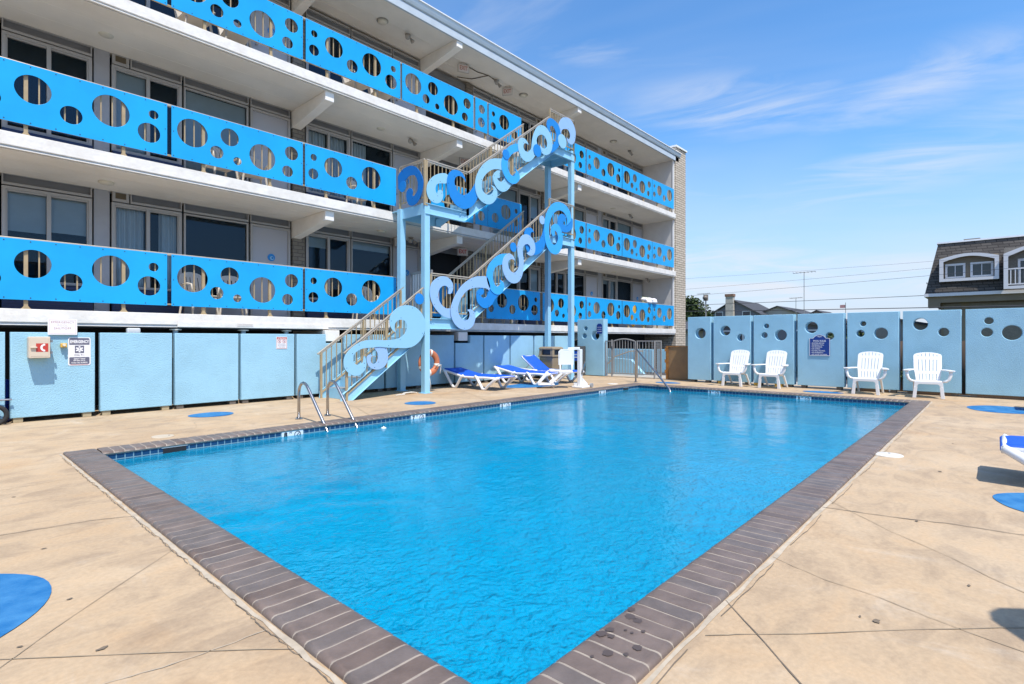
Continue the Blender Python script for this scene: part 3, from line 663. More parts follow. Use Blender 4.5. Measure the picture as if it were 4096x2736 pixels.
# ------------------------------------------------------------------ balcony furniture glimpsed through the bubbles
def balcony_chair():
    t = thing('balcony_chair', 'tmp', 'plastic chair', (0,0,0), 'plastic chairs on the balconies')
    wp = mat('chair_beige_plastic', (.52,.47,.40), .45)
    slots = [rrect(-.13+.075*i-.012, -.13+.075*i+.012, .12, .40, .011, 3) for i in range(4)] ; slots = [[(x-.0+.018,y) for x,y in s] for s in slots]
    out = smooth_loop([(-.24,0),(-.25,.25),(-.20,.44),(0,.50),(.20,.44),(.25,.25),(.24,0)], 5, 80)
    Mb = Matrix.Translation((0,.19,.40)) @ Matrix.Rotation(R_(-14),4,'X') @ FX(0,0,0)
    MB().mesh(plate([out]+slots, .02, Mb, .004)).build('backrest', wp, t)
    m = MB(); m.box(-.24,.24,-.24,.22,.385,.41); m.build('seat', wp, t, bevel=.01)
    for sx in (-1,1):
        for sy in (-1,1):
            m = MB(); m.cyl((sx*.21,sy*.2,.385),(sx*.25,sy*.25,0),.024,.018,8); m.build('leg', wp, t)
        m = MB(); m.tube([(sx*.26,.2,.60),(sx*.28,-.1,.62),(sx*.27,-.24,.60),(sx*.24,-.24,.40)],.02,6); m.build('arm_rest', wp, t, smooth='all')
    return t
bc0 = balcony_chair()
for i, (x, y, k, a, lb) in enumerate([(3.72,11.75,0,10,'beige plastic chair behind the big bubble left of the lowest fixed window'),(4.35,11.8,0,-12,'beige plastic chair on the lowest balcony beside the fixed window'),(7.45,11.7,0,-20,'plastic chair on the lowest balcony behind the bubbles nearest the stair foot'),(12.0,11.7,0,15,'plastic chair on the lowest balcony behind the upper stair flight'),(13.1,11.75,0,-15,'plastic chair on the lowest balcony by the slider under the middle flight'),(4.1,11.7,1,8,'plastic chair on the middle balcony left of a door'),(4.75,11.75,1,-10,'plastic chair on the middle balcony nearest a door'),(7.3,11.7,1,5,'plastic chair on the middle balcony by the end panel at the stairs'),(3.55,11.5,2,5,'plastic chair on the top balcony, leftmost seen below the panels'),(4.3,11.5,2,-5,'plastic chair on the top balcony, second from the left'),(7.1,11.5,2,8,'plastic chair on the top balcony below the third panel'),(7.8,11.5,2,-8,'plastic chair on the top balcony next to a panel joint')]):
    o = bc0 if i == 0 else copy_tree(bc0)
    o.location = (x, y, FL[k]+.001); o.rotation_euler = (0,0,R_(a)); o['label'] = lb
# towels, beach chair and float left at the far lowest balcony
m = MB()
for i in range(16):
    m.sphere((20.55+.75*random.random()**.8, 10.97+random.uniform(-.05,.16), 2.80+random.uniform(0,.13)), random.uniform(.07,.15), 10, 7, (1.3,1,.7))
o = m.build('towel_heap', mat('towel_white', (.74,.71,.71), .95, bump=.6, bs=30), smooth='all'); tag(o, 'heap of white towels slung over the far lowest balcony rail', 'towels')
md = o.modifiers.new('Remesh', 'REMESH'); md.mode = 'VOXEL'; md.voxel_size = .025; md.use_smooth_shade = True
t = thing('beach_chair', 'folded green and yellow beach chair standing behind the towel heap', 'beach chair', (21.3,11.3,FL[0]))
m = MB(); m.bar((21.0,11.4,2.85),(21.55,11.35,2.85),.03,.45); m.build('backrest', mat('beach_green', (.45,.47,.25), .7), t)
m = MB(); m.bar((21.0,11.35,1.75),(21.5,11.3,2.5),.03,.4); m.build('seat', mat('beach_green', (.45,.47,.25), .7), t)
for x in (20.98, 21.58): m = MB(); m.tube([(x,11.2,1.71),(x,11.42,3.1)],.014); m.build('frame_tube', STEEL, t)
m = MB(); m.sphere((20.35,11.45,2.25),.33,14,9,(.5,.35,1.5)); o = m.build('inflatable_float', mat('float_yellow', (.75,.42,.02), .4), smooth='all'); tag(o, 'yellow inflatable float standing behind a far lowest balcony bubble', 'pool float')
# ------------------------------------------------------------------ outdoor staircase with wave cut-outs
stair = thing('outdoor_staircase', 'pale blue steel staircase climbing three storeys with cut-out wave curls', 'staircase', (9.8, 10.1, 0))
SY0, SY1 = 9.63, 10.55
def post(x, y, z1, name='post'):
    m = MB(); m.box(x-.075, x+.075, y-.07, y+.07, .012, z1); m.box(x-.12, x+.12, y-.11, y+.11, 0, .012); m.build(name, STAIRB, stair, bevel=.006)
post(7.76, 9.69, 4.345); post(7.72, 10.55, 4.33); post(13.42, 9.69, 7.0); post(13.36, 10.55, 6.7)
def chan(poly, y, out):      # stringer web
    m = MB(); m.prism(poly, (0,y,0), (1,0,0), (0,0,1), (0,.012,0))
    for k in range(len(poly)):
        a, b = Vector(poly[k]), Vector(poly[(k+1) % len(poly)])
        if abs((b-a).x) > .8:
            up = Vector((0,.009))
            if a.x > b.x: a, b = b, a
            if k == 0: q = [a, b, b+up, a+up]
            else: q = [a-up, b-up, b, a]
            m.prism([tuple(p) for p in q], (0,y,0), (1,0,0), (0,0,1), (0,out*.05,0))
    m.build('stringer', STAIRB, stair)
def flight(x0, z0, x1, z1, n, sb, first=False):
    run = (x1-x0)/n; rise = (z1-z0)/n
    for i in range(n-1 if not first else n-1):
        a = x0+run*i; z = z0+rise*(i+1)
        m = MB(); m.box(a-.02, a+run+.01, SY0+.065, SY1-.065, z-.035, z); m.box(a-.015, a+run, SY0+.08, SY1-.08, z+.0005, z+.004, 1)
        m.box(a-.02, a-.008, SY0+.065, SY1-.065, z-rise+.004, z-.0355)
        m.build('tread', [STAIRB, TREADT], stair)
    for y, o in ((SY0+.03,-1),(SY1-.045,1)): chan(sb, y, o)
flight(5.81, 0, 7.84+.29, 1.70, 8, [(5.85,0),(7.70,1.349),(7.70,1.63),(7.05,1.17),(5.62,.13),(5.60,0)], True)
s2 = lambda x: .731*(x-9.256)+1.744
flight(8.93, 1.70, 12.43, 4.31, 13, [(8.90,s2(8.90)),(12.45,s2(12.45)),(12.45,s2(12.45)+.27),(8.70,s2(8.70)+.27),(8.70,1.47)])
s3 = lambda x: .7255*(x-9.642)+4.64
flight(8.96, 4.33, 12.46, 6.94, 13, [(8.93,s3(8.93)),(12.48,s3(12.48)),(12.48,s3(12.48)+.27),(8.75,s3(8.75)+.27),(8.75,4.09)])
def landing(x0, x1, z, left, right):
    h = .245; m = MB()
    m.box(x0, x1, SY0+.02, SY0+.04, z-h, z); m.box(x0, x1, SY0-.03, SY0+.02, z-.012, z+.001); m.box(x0, x1, SY0-.03, SY0+.02, z-h, z-h+.012)
    m.box(x0, x1, SY1-.01, SY1+.01, z-h, z)
    if left: m.box(x0, x0+.02, SY0+.04, SY1-.01, z-h, z)
    if right: m.box(x1-.02, x1, SY0+.04, SY1-.01, z-h, z)
    m.box(x0+.6, x0+.63, SY0+.04, SY1-.01, z-.16, z-.03)
    for x in (x0+.07, x0+.13, x1-.13, x1-.07):
        m.cyl((x,SY0+.01,z-.11),(x,SY0+.02,z-.11),.016,n=6)
    m.build('landing_frame', STAIRB, stair, bevel=.003)
    m = MB(); m.box(x0+.005, x1-.005, SY0+.041, 10.99, z-.03, z-.004); m.build('landing_deck', STAIRB, stair)
landing(7.84, 8.93, 1.715, False, False); landing(7.70, 8.95, 4.335, True, False); landing(12.40, 13.5, 4.305, False, True); landing(12.47, 13.5, 6.93, False, True)
def rail_line(a, b, y, hgt=1.0, gap=.115, ext=0., double=True, along='x'):
    # sloped or level guard rail between (x,z) points a,b (floor line) in plane y, or along y at x=y
    P = (lambda t, dz: Vector((a[0]+(b[0]-a[0])*t, y, a[1]+(b[1]-a[1])*t+dz))) if along == 'x' else (lambda t, dz: Vector((y, a[0]+(b[0]-a[0])*t, a[1]+dz)))
    Ln = abs(b[0]-a[0])
    e = ext/Ln if Ln else 0
    m = MB(); m.bar(P(-e,hgt), P(1+e,hgt), .042, .03)
    if double: m.bar(P(-e*.5,hgt-.045), P(1+e*.5,hgt-.045), .03, .022)
    m.build('handrail', RAILM, stair, bevel=.006)
    m = MB(); n = max(2, int(Ln/gap))
    m.bar(P(.0,.13), P(1.,.13), .03, .03)
    for i in range(1, n):
        t = i/n; m.box(*(sum(([c-.008, c+.008] for c in P(t,0)[:2]), [])), P(t,.13).z, P(t,hgt-.05).z)
    m.build('balusters', TANM, stair)
    for t in ((0,1) if Ln < 1.6 else (0,.5,1)):
        m = MB(); q = P(t,0); m.box(q.x-.021, q.x+.021, q.y-.021, q.y+.021, q.z-.05, q.z+hgt-.02); m.build('rail_post', TANM, stair)
rail_line((5.73,.0),(7.60,1.36), SY0+.02, 1.0, ext=.06); rail_line((5.64,-.02),(7.66,1.42), SY1-.05, 1.0, ext=.08)
rail_line((7.86,1.72),(9.06,1.72), SY0, 1.03)
rail_line((9.06,1.72),(12.25,4.06), SY0, 1.02); rail_line((9.0,1.74),(12.1,4.02), SY1-.03, 1.02, ext=.05)
rail_line((7.74,4.33),(9.03,4.33), SY0, 1.0); rail_line((9.03,4.33),(12.24,6.69), SY0, 1.0); rail_line((9.35,4.62),(12.1,6.64), SY1-.03, 1.02, ext=.05)
rail_line((SY0,4.33),(SY1,4.33), 7.69, 1.0, along='y')
rail_line((12.26,4.305),(13.46,4.305), SY0, 1.02); rail_line((12.28,6.93),(13.46,6.93), SY0, 1.0)
rail_line((SY0,4.305),(SY1+.35,4.305), 13.47, 1.02, along='y'); rail_line((SY0,6.93),(SY1+.35,6.93), 13.47, 1.0, along='y')
def inside(p, poly):
    r = False; k = len(poly)
    for i in range(k):
        a = poly[i]; b = poly[i-1]
        if (a[1] > p[1]) != (b[1] > p[1]) and p[0] < (b[0]-a[0])*(p[1]-a[1])/(b[1]-a[1])+a[0]: r = not r
    return r
CURL = {
'A0':[(10.562,4.797),(10.577,4.978),(10.568,5.129),(10.405,5.234),(10.199,5.271),(10.017,5.248),(9.859,5.167),(9.723,5.029),(9.636,4.866),(9.627,4.719),(9.675,4.559),(9.771,4.418),(9.898,4.343),(10.037,4.327),(10.158,4.374),(10.23,4.486),(10.256,4.603),(10.23,4.698),(10.168,4.742),(10.098,4.745),(10.027,4.704),(10.004,4.631),(10.027,4.574),(10.008,4.534),(9.928,4.556),(9.849,4.627),(9.82,4.732),(9.83,4.856),(9.898,4.98),(10.008,5.033),(10.158,5.033),(10.27,4.968),(10.363,4.936),(10.488,4.859)],
'A1':('O',10.378,4.834,0.13,0.128,0.132),
'A2':[(8.301,5.124),(8.122,5.093),(7.947,5.004),(7.822,4.89),(7.737,4.751),(7.711,4.624),(7.733,4.52),(7.791,4.435),(7.9,4.382),(8.011,4.376),(8.106,4.415),(8.171,4.49),(8.2,4.576),(8.195,4.65),(8.171,4.695),(8.122,4.709),(8.066,4.685),(8.034,4.642),(8.026,4.591),(7.987,4.632),(7.971,4.703),(7.987,4.78),(8.026,4.825),(8.122,4.864),(8.301,4.903),(8.417,5.041)],
'A3':[(8.905,5.059),(8.897,5.128),(8.844,5.207),(8.74,5.273),(8.602,5.282),(8.484,5.252),(8.384,5.166),(8.326,5.052),(8.309,4.911),(8.326,4.789),(8.367,4.685),(8.45,4.563),(8.568,4.458),(8.705,4.407),(8.844,4.394),(9.003,4.442),(9.129,4.517),(9.238,4.636),(9.302,4.768),(9.33,4.959),(9.219,5.094),(9.111,4.927),(9.003,4.813),(8.844,4.729),(8.722,4.744),(8.619,4.812),(8.551,4.925),(8.543,5.012),(8.577,5.096),(8.654,5.151),(8.74,5.164),(8.844,5.13)],
'A4':[(10.219,5.95),(9.895,5.877),(9.685,5.781),(9.446,5.577),(9.279,5.323),(9.213,5.094),(9.239,4.886),(9.345,4.74),(9.513,4.664),(9.685,4.66),(9.842,4.726),(9.966,4.861),(10.009,4.993),(9.984,5.087),(9.895,5.155),(9.772,5.166),(9.852,5.109),(9.859,5.032),(9.789,4.944),(9.685,4.896),(9.575,4.906),(9.479,4.959),(9.439,5.071),(9.462,5.22),(9.547,5.36),(9.685,5.488),(9.859,5.59),(10.073,5.64),(10.219,5.637),(10.292,5.805)],
'A5':[(10.161,5.644),(10.061,5.621),(9.961,5.556),(9.872,5.454),(9.863,5.342),(9.922,5.218),(10.041,5.12),(10.202,5.09),(10.366,5.145),(10.491,5.255),(10.554,5.361),(10.407,5.435),(10.294,5.494),(10.263,5.41),(10.161,5.339),(10.071,5.347),(10.005,5.404),(10.091,5.427),(10.131,5.478),(10.091,5.538)],
'A6':[(10.883,6.518),(10.669,6.455),(10.479,6.353),(10.292,6.183),(10.2,6.008),(10.149,5.821),(10.175,5.652),(10.274,5.499),(10.423,5.393),(10.573,5.372),(10.727,5.416),(10.843,5.524),(10.871,5.62),(10.824,5.713),(10.677,5.816),(10.715,5.714),(10.65,5.602),(10.517,5.592),(10.423,5.684),(10.381,5.827),(10.423,5.989),(10.554,6.154),(10.746,6.275),(10.922,6.347),(11.001,6.472)],
'A7':('O',10.311,6.082,0.13,0.13,0.131),
'B1':[(11.217,6.577),(11.177,6.64),(11.081,6.693),(10.978,6.702),(10.884,6.665),(10.816,6.592),(10.783,6.471),(10.799,6.33),(10.859,6.211),(10.961,6.13),(11.099,6.093),(11.239,6.119),(11.38,6.212),(11.497,6.351),(11.543,6.49),(11.588,6.688),(11.566,6.798),(11.615,6.916),(11.726,7.0),(11.847,7.026),(11.959,6.983),(12.03,6.89),(12.045,6.787),(11.997,6.697),(11.893,6.652),(11.781,6.669),(11.717,6.725),(11.729,6.597),(11.791,6.519),(11.884,6.482),(12.016,6.5),(12.16,6.581),(12.257,6.724),(12.29,6.901),(12.257,7.048),(12.16,7.176),(12.026,7.269),(11.875,7.296),(11.726,7.266),(11.579,7.162),(11.467,6.996),(11.389,6.807),(11.359,6.638),(11.327,6.491),(11.221,6.381),(11.107,6.365),(11.029,6.407),(11.004,6.485),(11.033,6.559),(11.107,6.593)],
'B2':('O',11.588,6.513,0.172,0.167,0.177),
'B3':[(12.276,7.637),(12.199,7.619),(12.131,7.574),(12.064,7.471),(12.054,7.361),(12.112,7.27),(12.199,7.223),(12.28,7.229),(12.214,7.27),(12.202,7.344),(12.247,7.408),(12.335,7.425),(12.433,7.363),(12.503,7.238),(12.503,7.104),(12.433,6.976),(12.296,6.854),(12.179,6.703),(12.199,6.603),(12.374,6.694),(12.533,6.82),(12.633,6.944),(12.694,7.108),(12.714,7.285),(12.674,7.445),(12.573,7.563),(12.414,7.624)],
'B4':[(12.633,7.544),(12.694,7.684),(12.816,7.814),(12.982,7.883),(13.171,7.904),(13.32,7.848),(13.428,7.741),(13.493,7.595),(13.482,7.401),(13.417,7.243),(13.299,7.154),(13.171,7.151),(13.076,7.2),(13.034,7.301),(13.118,7.268),(13.181,7.298),(13.217,7.377),(13.192,7.471),(13.107,7.547),(12.982,7.541),(12.857,7.493),(12.786,7.429),(12.755,7.315),(12.684,7.436)],
'B5':('O',12.781,7.107,0.206,0.198,0.213),
'C1':[(8.358,2.31),(8.424,2.307),(8.481,2.369),(8.514,2.472),(8.481,2.584),(8.396,2.664),(8.283,2.704),(8.153,2.7),(8.026,2.654),(7.9,2.567),(7.829,2.45),(7.811,2.297),(7.838,2.146),(7.909,2.011),(8.008,1.904),(8.135,1.81),(8.283,1.751),(8.434,1.741),(8.529,1.852),(8.434,1.957),(8.302,1.958),(8.19,2.01),(8.098,2.104),(8.058,2.214),(8.062,2.327),(8.117,2.429),(8.209,2.485),(8.302,2.485),(8.367,2.433),(8.367,2.361)],
'C2':[(9.622,2.812),(9.439,2.811),(9.249,2.787),(9.064,2.719),(8.882,2.616),(8.723,2.487),(8.606,2.348),(8.5,2.183),(8.424,2.006),(8.415,1.863),(8.453,1.72),(8.548,1.593),(8.684,1.501),(8.842,1.464),(9.003,1.484),(9.125,1.56),(9.197,1.681),(9.218,1.787),(9.187,1.891),(9.105,1.955),(9.023,1.966),(8.942,1.948),(9.013,1.899),(9.027,1.811),(8.982,1.72),(8.882,1.688),(8.782,1.715),(8.694,1.8),(8.641,1.914),(8.655,2.046),(8.723,2.195),(8.822,2.318),(8.962,2.43),(9.125,2.493),(9.312,2.521),(9.503,2.527),(9.632,2.513),(9.698,2.472),(9.742,2.56),(9.698,2.695)],
'C3':[(9.503,2.512),(9.418,2.514),(9.333,2.47),(9.274,2.391),(9.27,2.27),(9.312,2.152),(9.418,2.066),(9.546,2.018),(9.698,2.048),(9.83,2.132),(9.931,2.261),(10.055,2.378),(9.853,2.459),(9.698,2.541),(9.687,2.417),(9.632,2.322),(9.546,2.271),(9.46,2.289),(9.407,2.331),(9.503,2.375),(9.529,2.438)],
'C4':[(10.379,3.487),(10.216,3.468),(10.055,3.415),(9.897,3.318),(9.742,3.177),(9.654,3.045),(9.611,2.888),(9.632,2.705),(9.698,2.572),(9.808,2.456),(9.942,2.395),(10.078,2.395),(10.181,2.449),(10.251,2.549),(10.258,2.644),(10.228,2.721),(10.101,2.79),(10.124,2.713),(10.101,2.641),(10.021,2.595),(9.931,2.62),(9.864,2.708),(9.837,2.83),(9.853,2.956),(9.92,3.071),(10.032,3.145),(10.181,3.192),(10.309,3.317)],
'C5':[(10.671,3.332),(10.642,3.41),(10.546,3.48),(10.427,3.498),(10.309,3.444),(10.221,3.331),(10.181,3.176),(10.204,3.02),(10.286,2.885),(10.391,2.79),(10.534,2.732),(10.679,2.731),(10.825,2.785),(10.937,2.909),(11.0,3.062),(11.022,3.23),(11.022,3.395),(10.996,3.559),(10.987,3.682),(11.022,3.765),(11.1,3.826),(11.204,3.846),(11.293,3.8),(11.314,3.723),(11.261,3.645),(11.152,3.591),(11.231,3.555),(11.328,3.543),(11.435,3.576),(11.507,3.665),(11.525,3.784),(11.498,3.908),(11.417,4.012),(11.293,4.087),(11.169,4.109),(11.03,4.081),(10.927,4.012),(10.826,3.875),(10.775,3.734),(10.784,3.556),(10.833,3.374),(10.838,3.227),(10.789,3.108),(10.666,3.015),(10.534,3.027),(10.439,3.107),(10.396,3.23),(10.427,3.314),(10.522,3.359),(10.594,3.364)],
'C6':('O',10.642,3.697,0.125,0.121,0.129),
'D1':[(11.507,4.198),(11.453,4.283),(11.364,4.321),(11.257,4.316),(11.152,4.26),(11.1,4.173),(11.091,4.092),(11.117,3.823),(11.204,3.663),(11.328,3.598),(11.471,3.58),(11.616,3.609),(11.764,3.673),(11.913,3.803),(11.998,3.95),(12.008,4.177),(11.951,4.405),(11.904,4.304),(11.838,4.17),(11.745,4.034),(11.616,3.958),(11.507,3.932),(11.399,4.021),(11.355,4.095),(11.355,4.164),(11.408,4.215),(11.462,4.223)],
'D2':('O',11.866,4.622,0.12,0.112,0.127),
'D3':[(13.003,4.642),(13.14,4.738),(13.246,4.856),(13.214,5.039),(13.108,5.158),(12.941,5.252),(12.715,5.278),(12.514,5.252),(12.316,5.16),(12.161,5.012),(12.046,4.836),(11.979,4.647),(11.947,4.452),(11.947,4.263),(11.979,4.078),(12.046,3.932),(12.142,3.813),(12.277,3.734),(12.454,3.713),(12.614,3.768),(12.735,3.899),(12.807,4.068),(12.817,4.242),(12.776,4.409),(12.695,4.532),(12.594,4.602),(12.474,4.613),(12.355,4.564),(12.277,4.492),(12.258,4.404),(12.277,4.311),(12.336,4.241),(12.395,4.238),(12.434,4.286),(12.434,4.358),(12.395,4.401),(12.474,4.401),(12.554,4.34),(12.594,4.223),(12.574,4.111),(12.494,4.015),(12.395,3.984),(12.297,4.013),(12.219,4.111),(12.18,4.225),(12.161,4.378),(12.18,4.56),(12.238,4.714),(12.355,4.878),(12.494,4.981),(12.654,5.04),(12.817,5.032),(12.962,4.958),(13.035,4.846),(13.056,4.75)],
'D4':[(12.827,4.781),(12.9,4.749),(12.962,4.772),(12.999,4.84),(12.962,4.921),(12.879,4.962),(12.776,4.957),(12.674,4.896),(12.614,4.8),(12.594,4.687),(12.624,4.582),(12.695,4.495),(12.817,4.44),(12.962,4.434),(13.108,4.471),(13.235,4.54),(13.332,4.643),(13.343,4.872),(13.278,4.912),(13.235,4.804),(13.129,4.711),(13.024,4.645),(12.941,4.644),(12.869,4.682)],
'E1':[(6.871,1.379),(6.786,1.425),(6.721,1.518),(6.702,1.627),(6.73,1.737),(6.824,1.851),(6.957,1.935),(7.132,1.978),(7.311,1.964),(7.452,1.908),(7.576,1.798),(7.649,1.668),(7.666,1.519),(7.617,1.353),(7.514,1.204),(7.351,1.09),(7.171,1.044),(6.957,1.046),(6.674,1.058),(6.455,1.076),(6.243,1.063),(6.07,1.05),(5.935,1.0),(5.851,0.927),(5.831,0.839),(5.851,0.765),(5.918,0.718),(6.002,0.723),(6.053,0.766),(6.07,0.848),(6.084,0.9),(6.121,0.816),(6.139,0.726),(6.121,0.636),(6.061,0.564),(5.968,0.509),(5.868,0.502),(5.752,0.549),(5.655,0.641),(5.623,0.758),(5.639,0.874),(5.704,0.974),(5.818,1.075),(5.951,1.155),(6.104,1.207),(6.313,1.222),(6.546,1.214),(6.768,1.221),(6.957,1.261),(7.073,1.333),(7.142,1.43),(7.152,1.542),(7.093,1.637),(6.996,1.659),(6.9,1.632),(6.843,1.568),(6.833,1.473)],
'E2':[(6.322,1.057),(6.402,0.969),(6.429,0.869),(6.402,0.778),(6.348,0.726),(6.287,0.728),(6.243,0.783),(6.251,0.851),(6.287,0.903),(6.208,0.912),(6.159,0.86),(6.164,0.755),(6.225,0.662),(6.331,0.612),(6.455,0.607),(6.582,0.664),(6.656,0.77),(6.671,0.91),(6.628,1.066),(6.455,1.083)],
'E3':('O',7.497,2.137,0.123,0.123,0.123),
}
CM = dict(A0=(CDEEP,-1),A1=(CMID,-1),A2=(CLIGHT,0),A3=(CMID,1),A4=(CLIGHT,2),A5=(CLIGHT,1),A6=(CBRI,3),A7=(CMID,4),B1=(CLIGHT,4),B2=(CMID,5),B3=(CMID,2),B4=(CLAV,1),B5=(CLIGHT,3),
  C1=(CLAV,0),C2=(CLAV,2),C3=(CMID,1),C4=(CBRI,2),C5=(CLAV,3),C6=(CMID,1),D1=(CMID,1),D2=(CLAV,1),D3=(CBRI,2),D4=(CMID,1),E1=(CLIGHT,1),E2=(CLAV,0),E3=(CMID,1))
for k, v in CURL.items():
    mt, ly = CM[k]
    sid = k in ('A0','A1')
    if v[0] == 'O': lp = circ(v[1], v[2], v[3], 36); nm = 'wave_dot'
    else: lp = smooth_loop(v, 4); nm = 'wave_curl'
    if sid:
        lp = [(-p[0], p[1]) for p in lp]; M = FY(7.645 if k == 'A0' else 7.63, 0, 0)
    else: M = FX(0, 9.592-.0135*ly, 0)
    m = MB().mesh(plate([lp], .012, M, .0015))
    if v[0] != 'O':      # fixing screws near the edge
        for i in range(3, len(v), 5):
            a = Vector(v[i]); tg = (Vector(v[(i+1) % len(v)])-Vector(v[i-1])).normalized(); nrm = Vector((-tg.y, tg.x))
            for sg in (1,-1):
                p = a + nrm*.04*sg; qq = (-p.x, p.y) if sid else (p.x, p.y)
                if all(inside((qq[0]+.02*ex, qq[1]+.02*ey), lp) for ex, ey in ((1,0),(-1,0),(0,1),(0,-1))):
                    w = M @ Vector((qq[0], qq[1], .0055)); nn = M.to_3x3() @ Vector((0,0,1)); m.cyl(w, w+nn*.004, .008, n=6, mi=1); break
    m.build(nm, [mt, BOLT], stair)
# grey slatted gate at the stair head of the lowest balcony
t = thing('slatted_gate', 'grey slatted gate at the head of the lowest stair flight', 'gate', (7.98, 10.1, 1.71))
m = MB(); m.box(7.955,8.0,9.72,9.77,1.74,2.79); m.box(7.955,8.0,10.47,10.52,1.74,2.79); m.box(7.955,8.0,9.72,10.52,2.79,2.85); m.box(7.955,8.0,9.77,10.47,1.74,1.79); m.build('gate_frame', GREYM, t)
m = MB()
for i in range(7): y = 9.80+.096*i; m.box(7.965,7.985,y,y+.055,1.79,2.79)
m.build('slats', mat('slat_pale_grey', (.55,.54,.52), .4), t)
m = MB(); m.box(7.95,7.955,9.74,9.76,2.3,2.38); m.build('latch', STEEL, t)
# ------------------------------------------------------------------ stucco walls
def stucco(name, label, poly, holes, M, thick, cat='wall panel', group=None, loc=None, blocks=()):
    lp = [poly] + [circ(a, b, r, 32) for a, b, r in holes]
    t = thing(name, label, cat, loc, group)
    MB().mesh(plate(lp, thick, M, .012)).build('panel', STUCCO, t, smooth=True)
    for (b0, b1, mt) in blocks:
        m = MB(); m.box(*b0, *b1) if False else m.box(b0[0], b1[0], b0[1], b1[1], b0[2], b1[2]); m.build('foot_block', mt, t, bevel=.004)
    return t
LWY = 10.72; TH = .12
lw = [(-.42,.84),(.878,1.89),(1.94,2.975),(3.0,4.085),(4.115,5.18),(5.22,6.25),(6.30,7.36),(7.40,8.47),(8.51,9.555),(9.595,10.65),(10.69,11.755),(11.80,12.85),(12.905,13.90),(13.95,14.8)]
LWL = ['pale blue stucco wall panel cut off by the left picture edge','pale blue stucco panel carrying the emergency phone box and signs','blank pale blue stucco panel below a small emergency lamp','blank pale blue stucco panel between the lamp panel and the attention sign panel','pale blue stucco panel carrying the red bordered attention sign','pale blue stucco panel behind the stair foot handrails, notched under a concrete stub','pale blue stucco panel hidden behind the lowest stair flight','shaded blue stucco panel under the stair landing, left of the life ring','shaded blue stucco panel behind the life ring','shaded blue stucco panel with a notched top corner behind the first lounger','blue stucco panel crossed by the diagonal stair shadow','sunlit pale blue stucco panel behind the reclined lounger','sunlit pale blue stucco panel left of the trash bin','sunlit pale blue stucco panel behind the trash bin and stair post']
for i, (a, b) in enumerate(lw):
    z0, z1 = .085, 1.33; a += .02; b -= .02
    poly = rect(a, b, z0, z1)
    if i == 5: poly = [(a,z0),(b,z0),(b,1.14),(5.86,1.14),(5.86,z1),(a,z1)]
    if i == 6: poly = [(a,z0),(b,z0),(b,z1),(6.34,z1),(6.34,1.14),(a,1.14)]
    if i == 9: poly = [(a,z0),(b,z0),(b,z1),(10.16,z1),(10.16,1.12),(a,1.12)]
    bl = [((a+.02+o, LWY+.02, 0),(a+.13+o, LWY+.15, z0-.002), TANB if i < 3 else BLACKB) for o in (0, b-a-.16)]
    stucco('stucco_panel', LWL[i], poly, [], FX(0, LWY+TH/2, 0), TH, group='low stucco panels along the motel', loc=((a+b)/2, LWY+.08, 0), blocks=bl)
# right-hand wall with bubble holes: u = -Y
RX = 14.95; RT = .24
def zc_(y, z, r): return (-y, z, r)
rw = [(5.985,6.63,[(6.27,1.40,.165)]),(4.90,5.88,[(5.565,1.47,.15),(5.15,1.28,.11)]),(3.84,4.80,[(4.49,1.58,.075),(4.54,1.34,.09),(4.14,1.34,.155)]),(2.735,3.735,[(3.43,1.53,.155),(3.03,1.31,.105)]),(1.655,2.645,[(2.335,1.60,.072),(2.39,1.37,.095),(1.985,1.37,.145)]),(.565,1.56,[(1.255,1.57,.145),(.85,1.39,.105)]),(-.60,.475,[(.115,1.62,.085),(.145,1.38,.105),(-.24,1.37,.165)]),(-1.72,-.70,[(-1.0,1.58,.145)]),(-2.84,-1.82,[(-2.1,1.45,.12)])]
RWL = ['blue stucco panel with one round hole next to the brown steel door','blue stucco panel with two round holes behind the left adirondack pair','blue stucco panel with three round holes and a lamp shadow','blue stucco panel carrying the navy pool rules sign','blue stucco panel with three round holes behind the third adirondack chair','blue stucco panel with two round holes behind the rightmost adirondack chair','wide blue stucco panel with three round holes at the right picture edge','blue stucco panel with one hole just beyond the right picture edge','blue stucco panel far beyond the right picture edge']
for i, (a, b, hs) in enumerate(rw):
    poly = rect(-b, -a, .085, 1.86)
    bl = [((RX+.04, y-.055, 0),(RX+RT-.02, y+.055, .083), BLACKB) for y in (a+.1, b-.12)]
    stucco('bubble_wall_panel', RWL[i], poly, [zc_(*h) for h in hs], FY(RX+RT/2, 0, 0), RT, group='tall stucco panels with bubble holes', loc=(RX+.1,(a+b)/2,0), blocks=bl)
for y in (5.68, 4.72, 4.2):
    m = MB(); m.box(RX+.02, RX+.16, y-.09, y+.09, .0, .075); m.build('yellow_block', YELL); o = COL.objects[-1]
    tag(o, {5.68:'yellow block under the two hole wall panel, leftmost of three',4.72:'yellow block at the gap between the left adirondack chairs',4.2:'yellow block under the panel with the lamp shadow'}[y], 'block')
for (a, b) in ((-.6,.47),(.57,1.5),(1.7,2.6)):
    m = MB(); m.box(RX+.05, RX+.13, a+.15, b-.15, .0, .07); o = m.build('timber_sleeper', mat('timber_sleeper', (.17,.11,.07), .85, var=.2, vs=20, stretch=(1,8,1)))
    tag(o, {-.6:'dark timber sleeper under the wide panel at the right edge',.57:'dark timber sleeper under the panel behind the rightmost chair',1.7:'dark timber sleeper under the panel behind the third chair'}[a], 'timber')
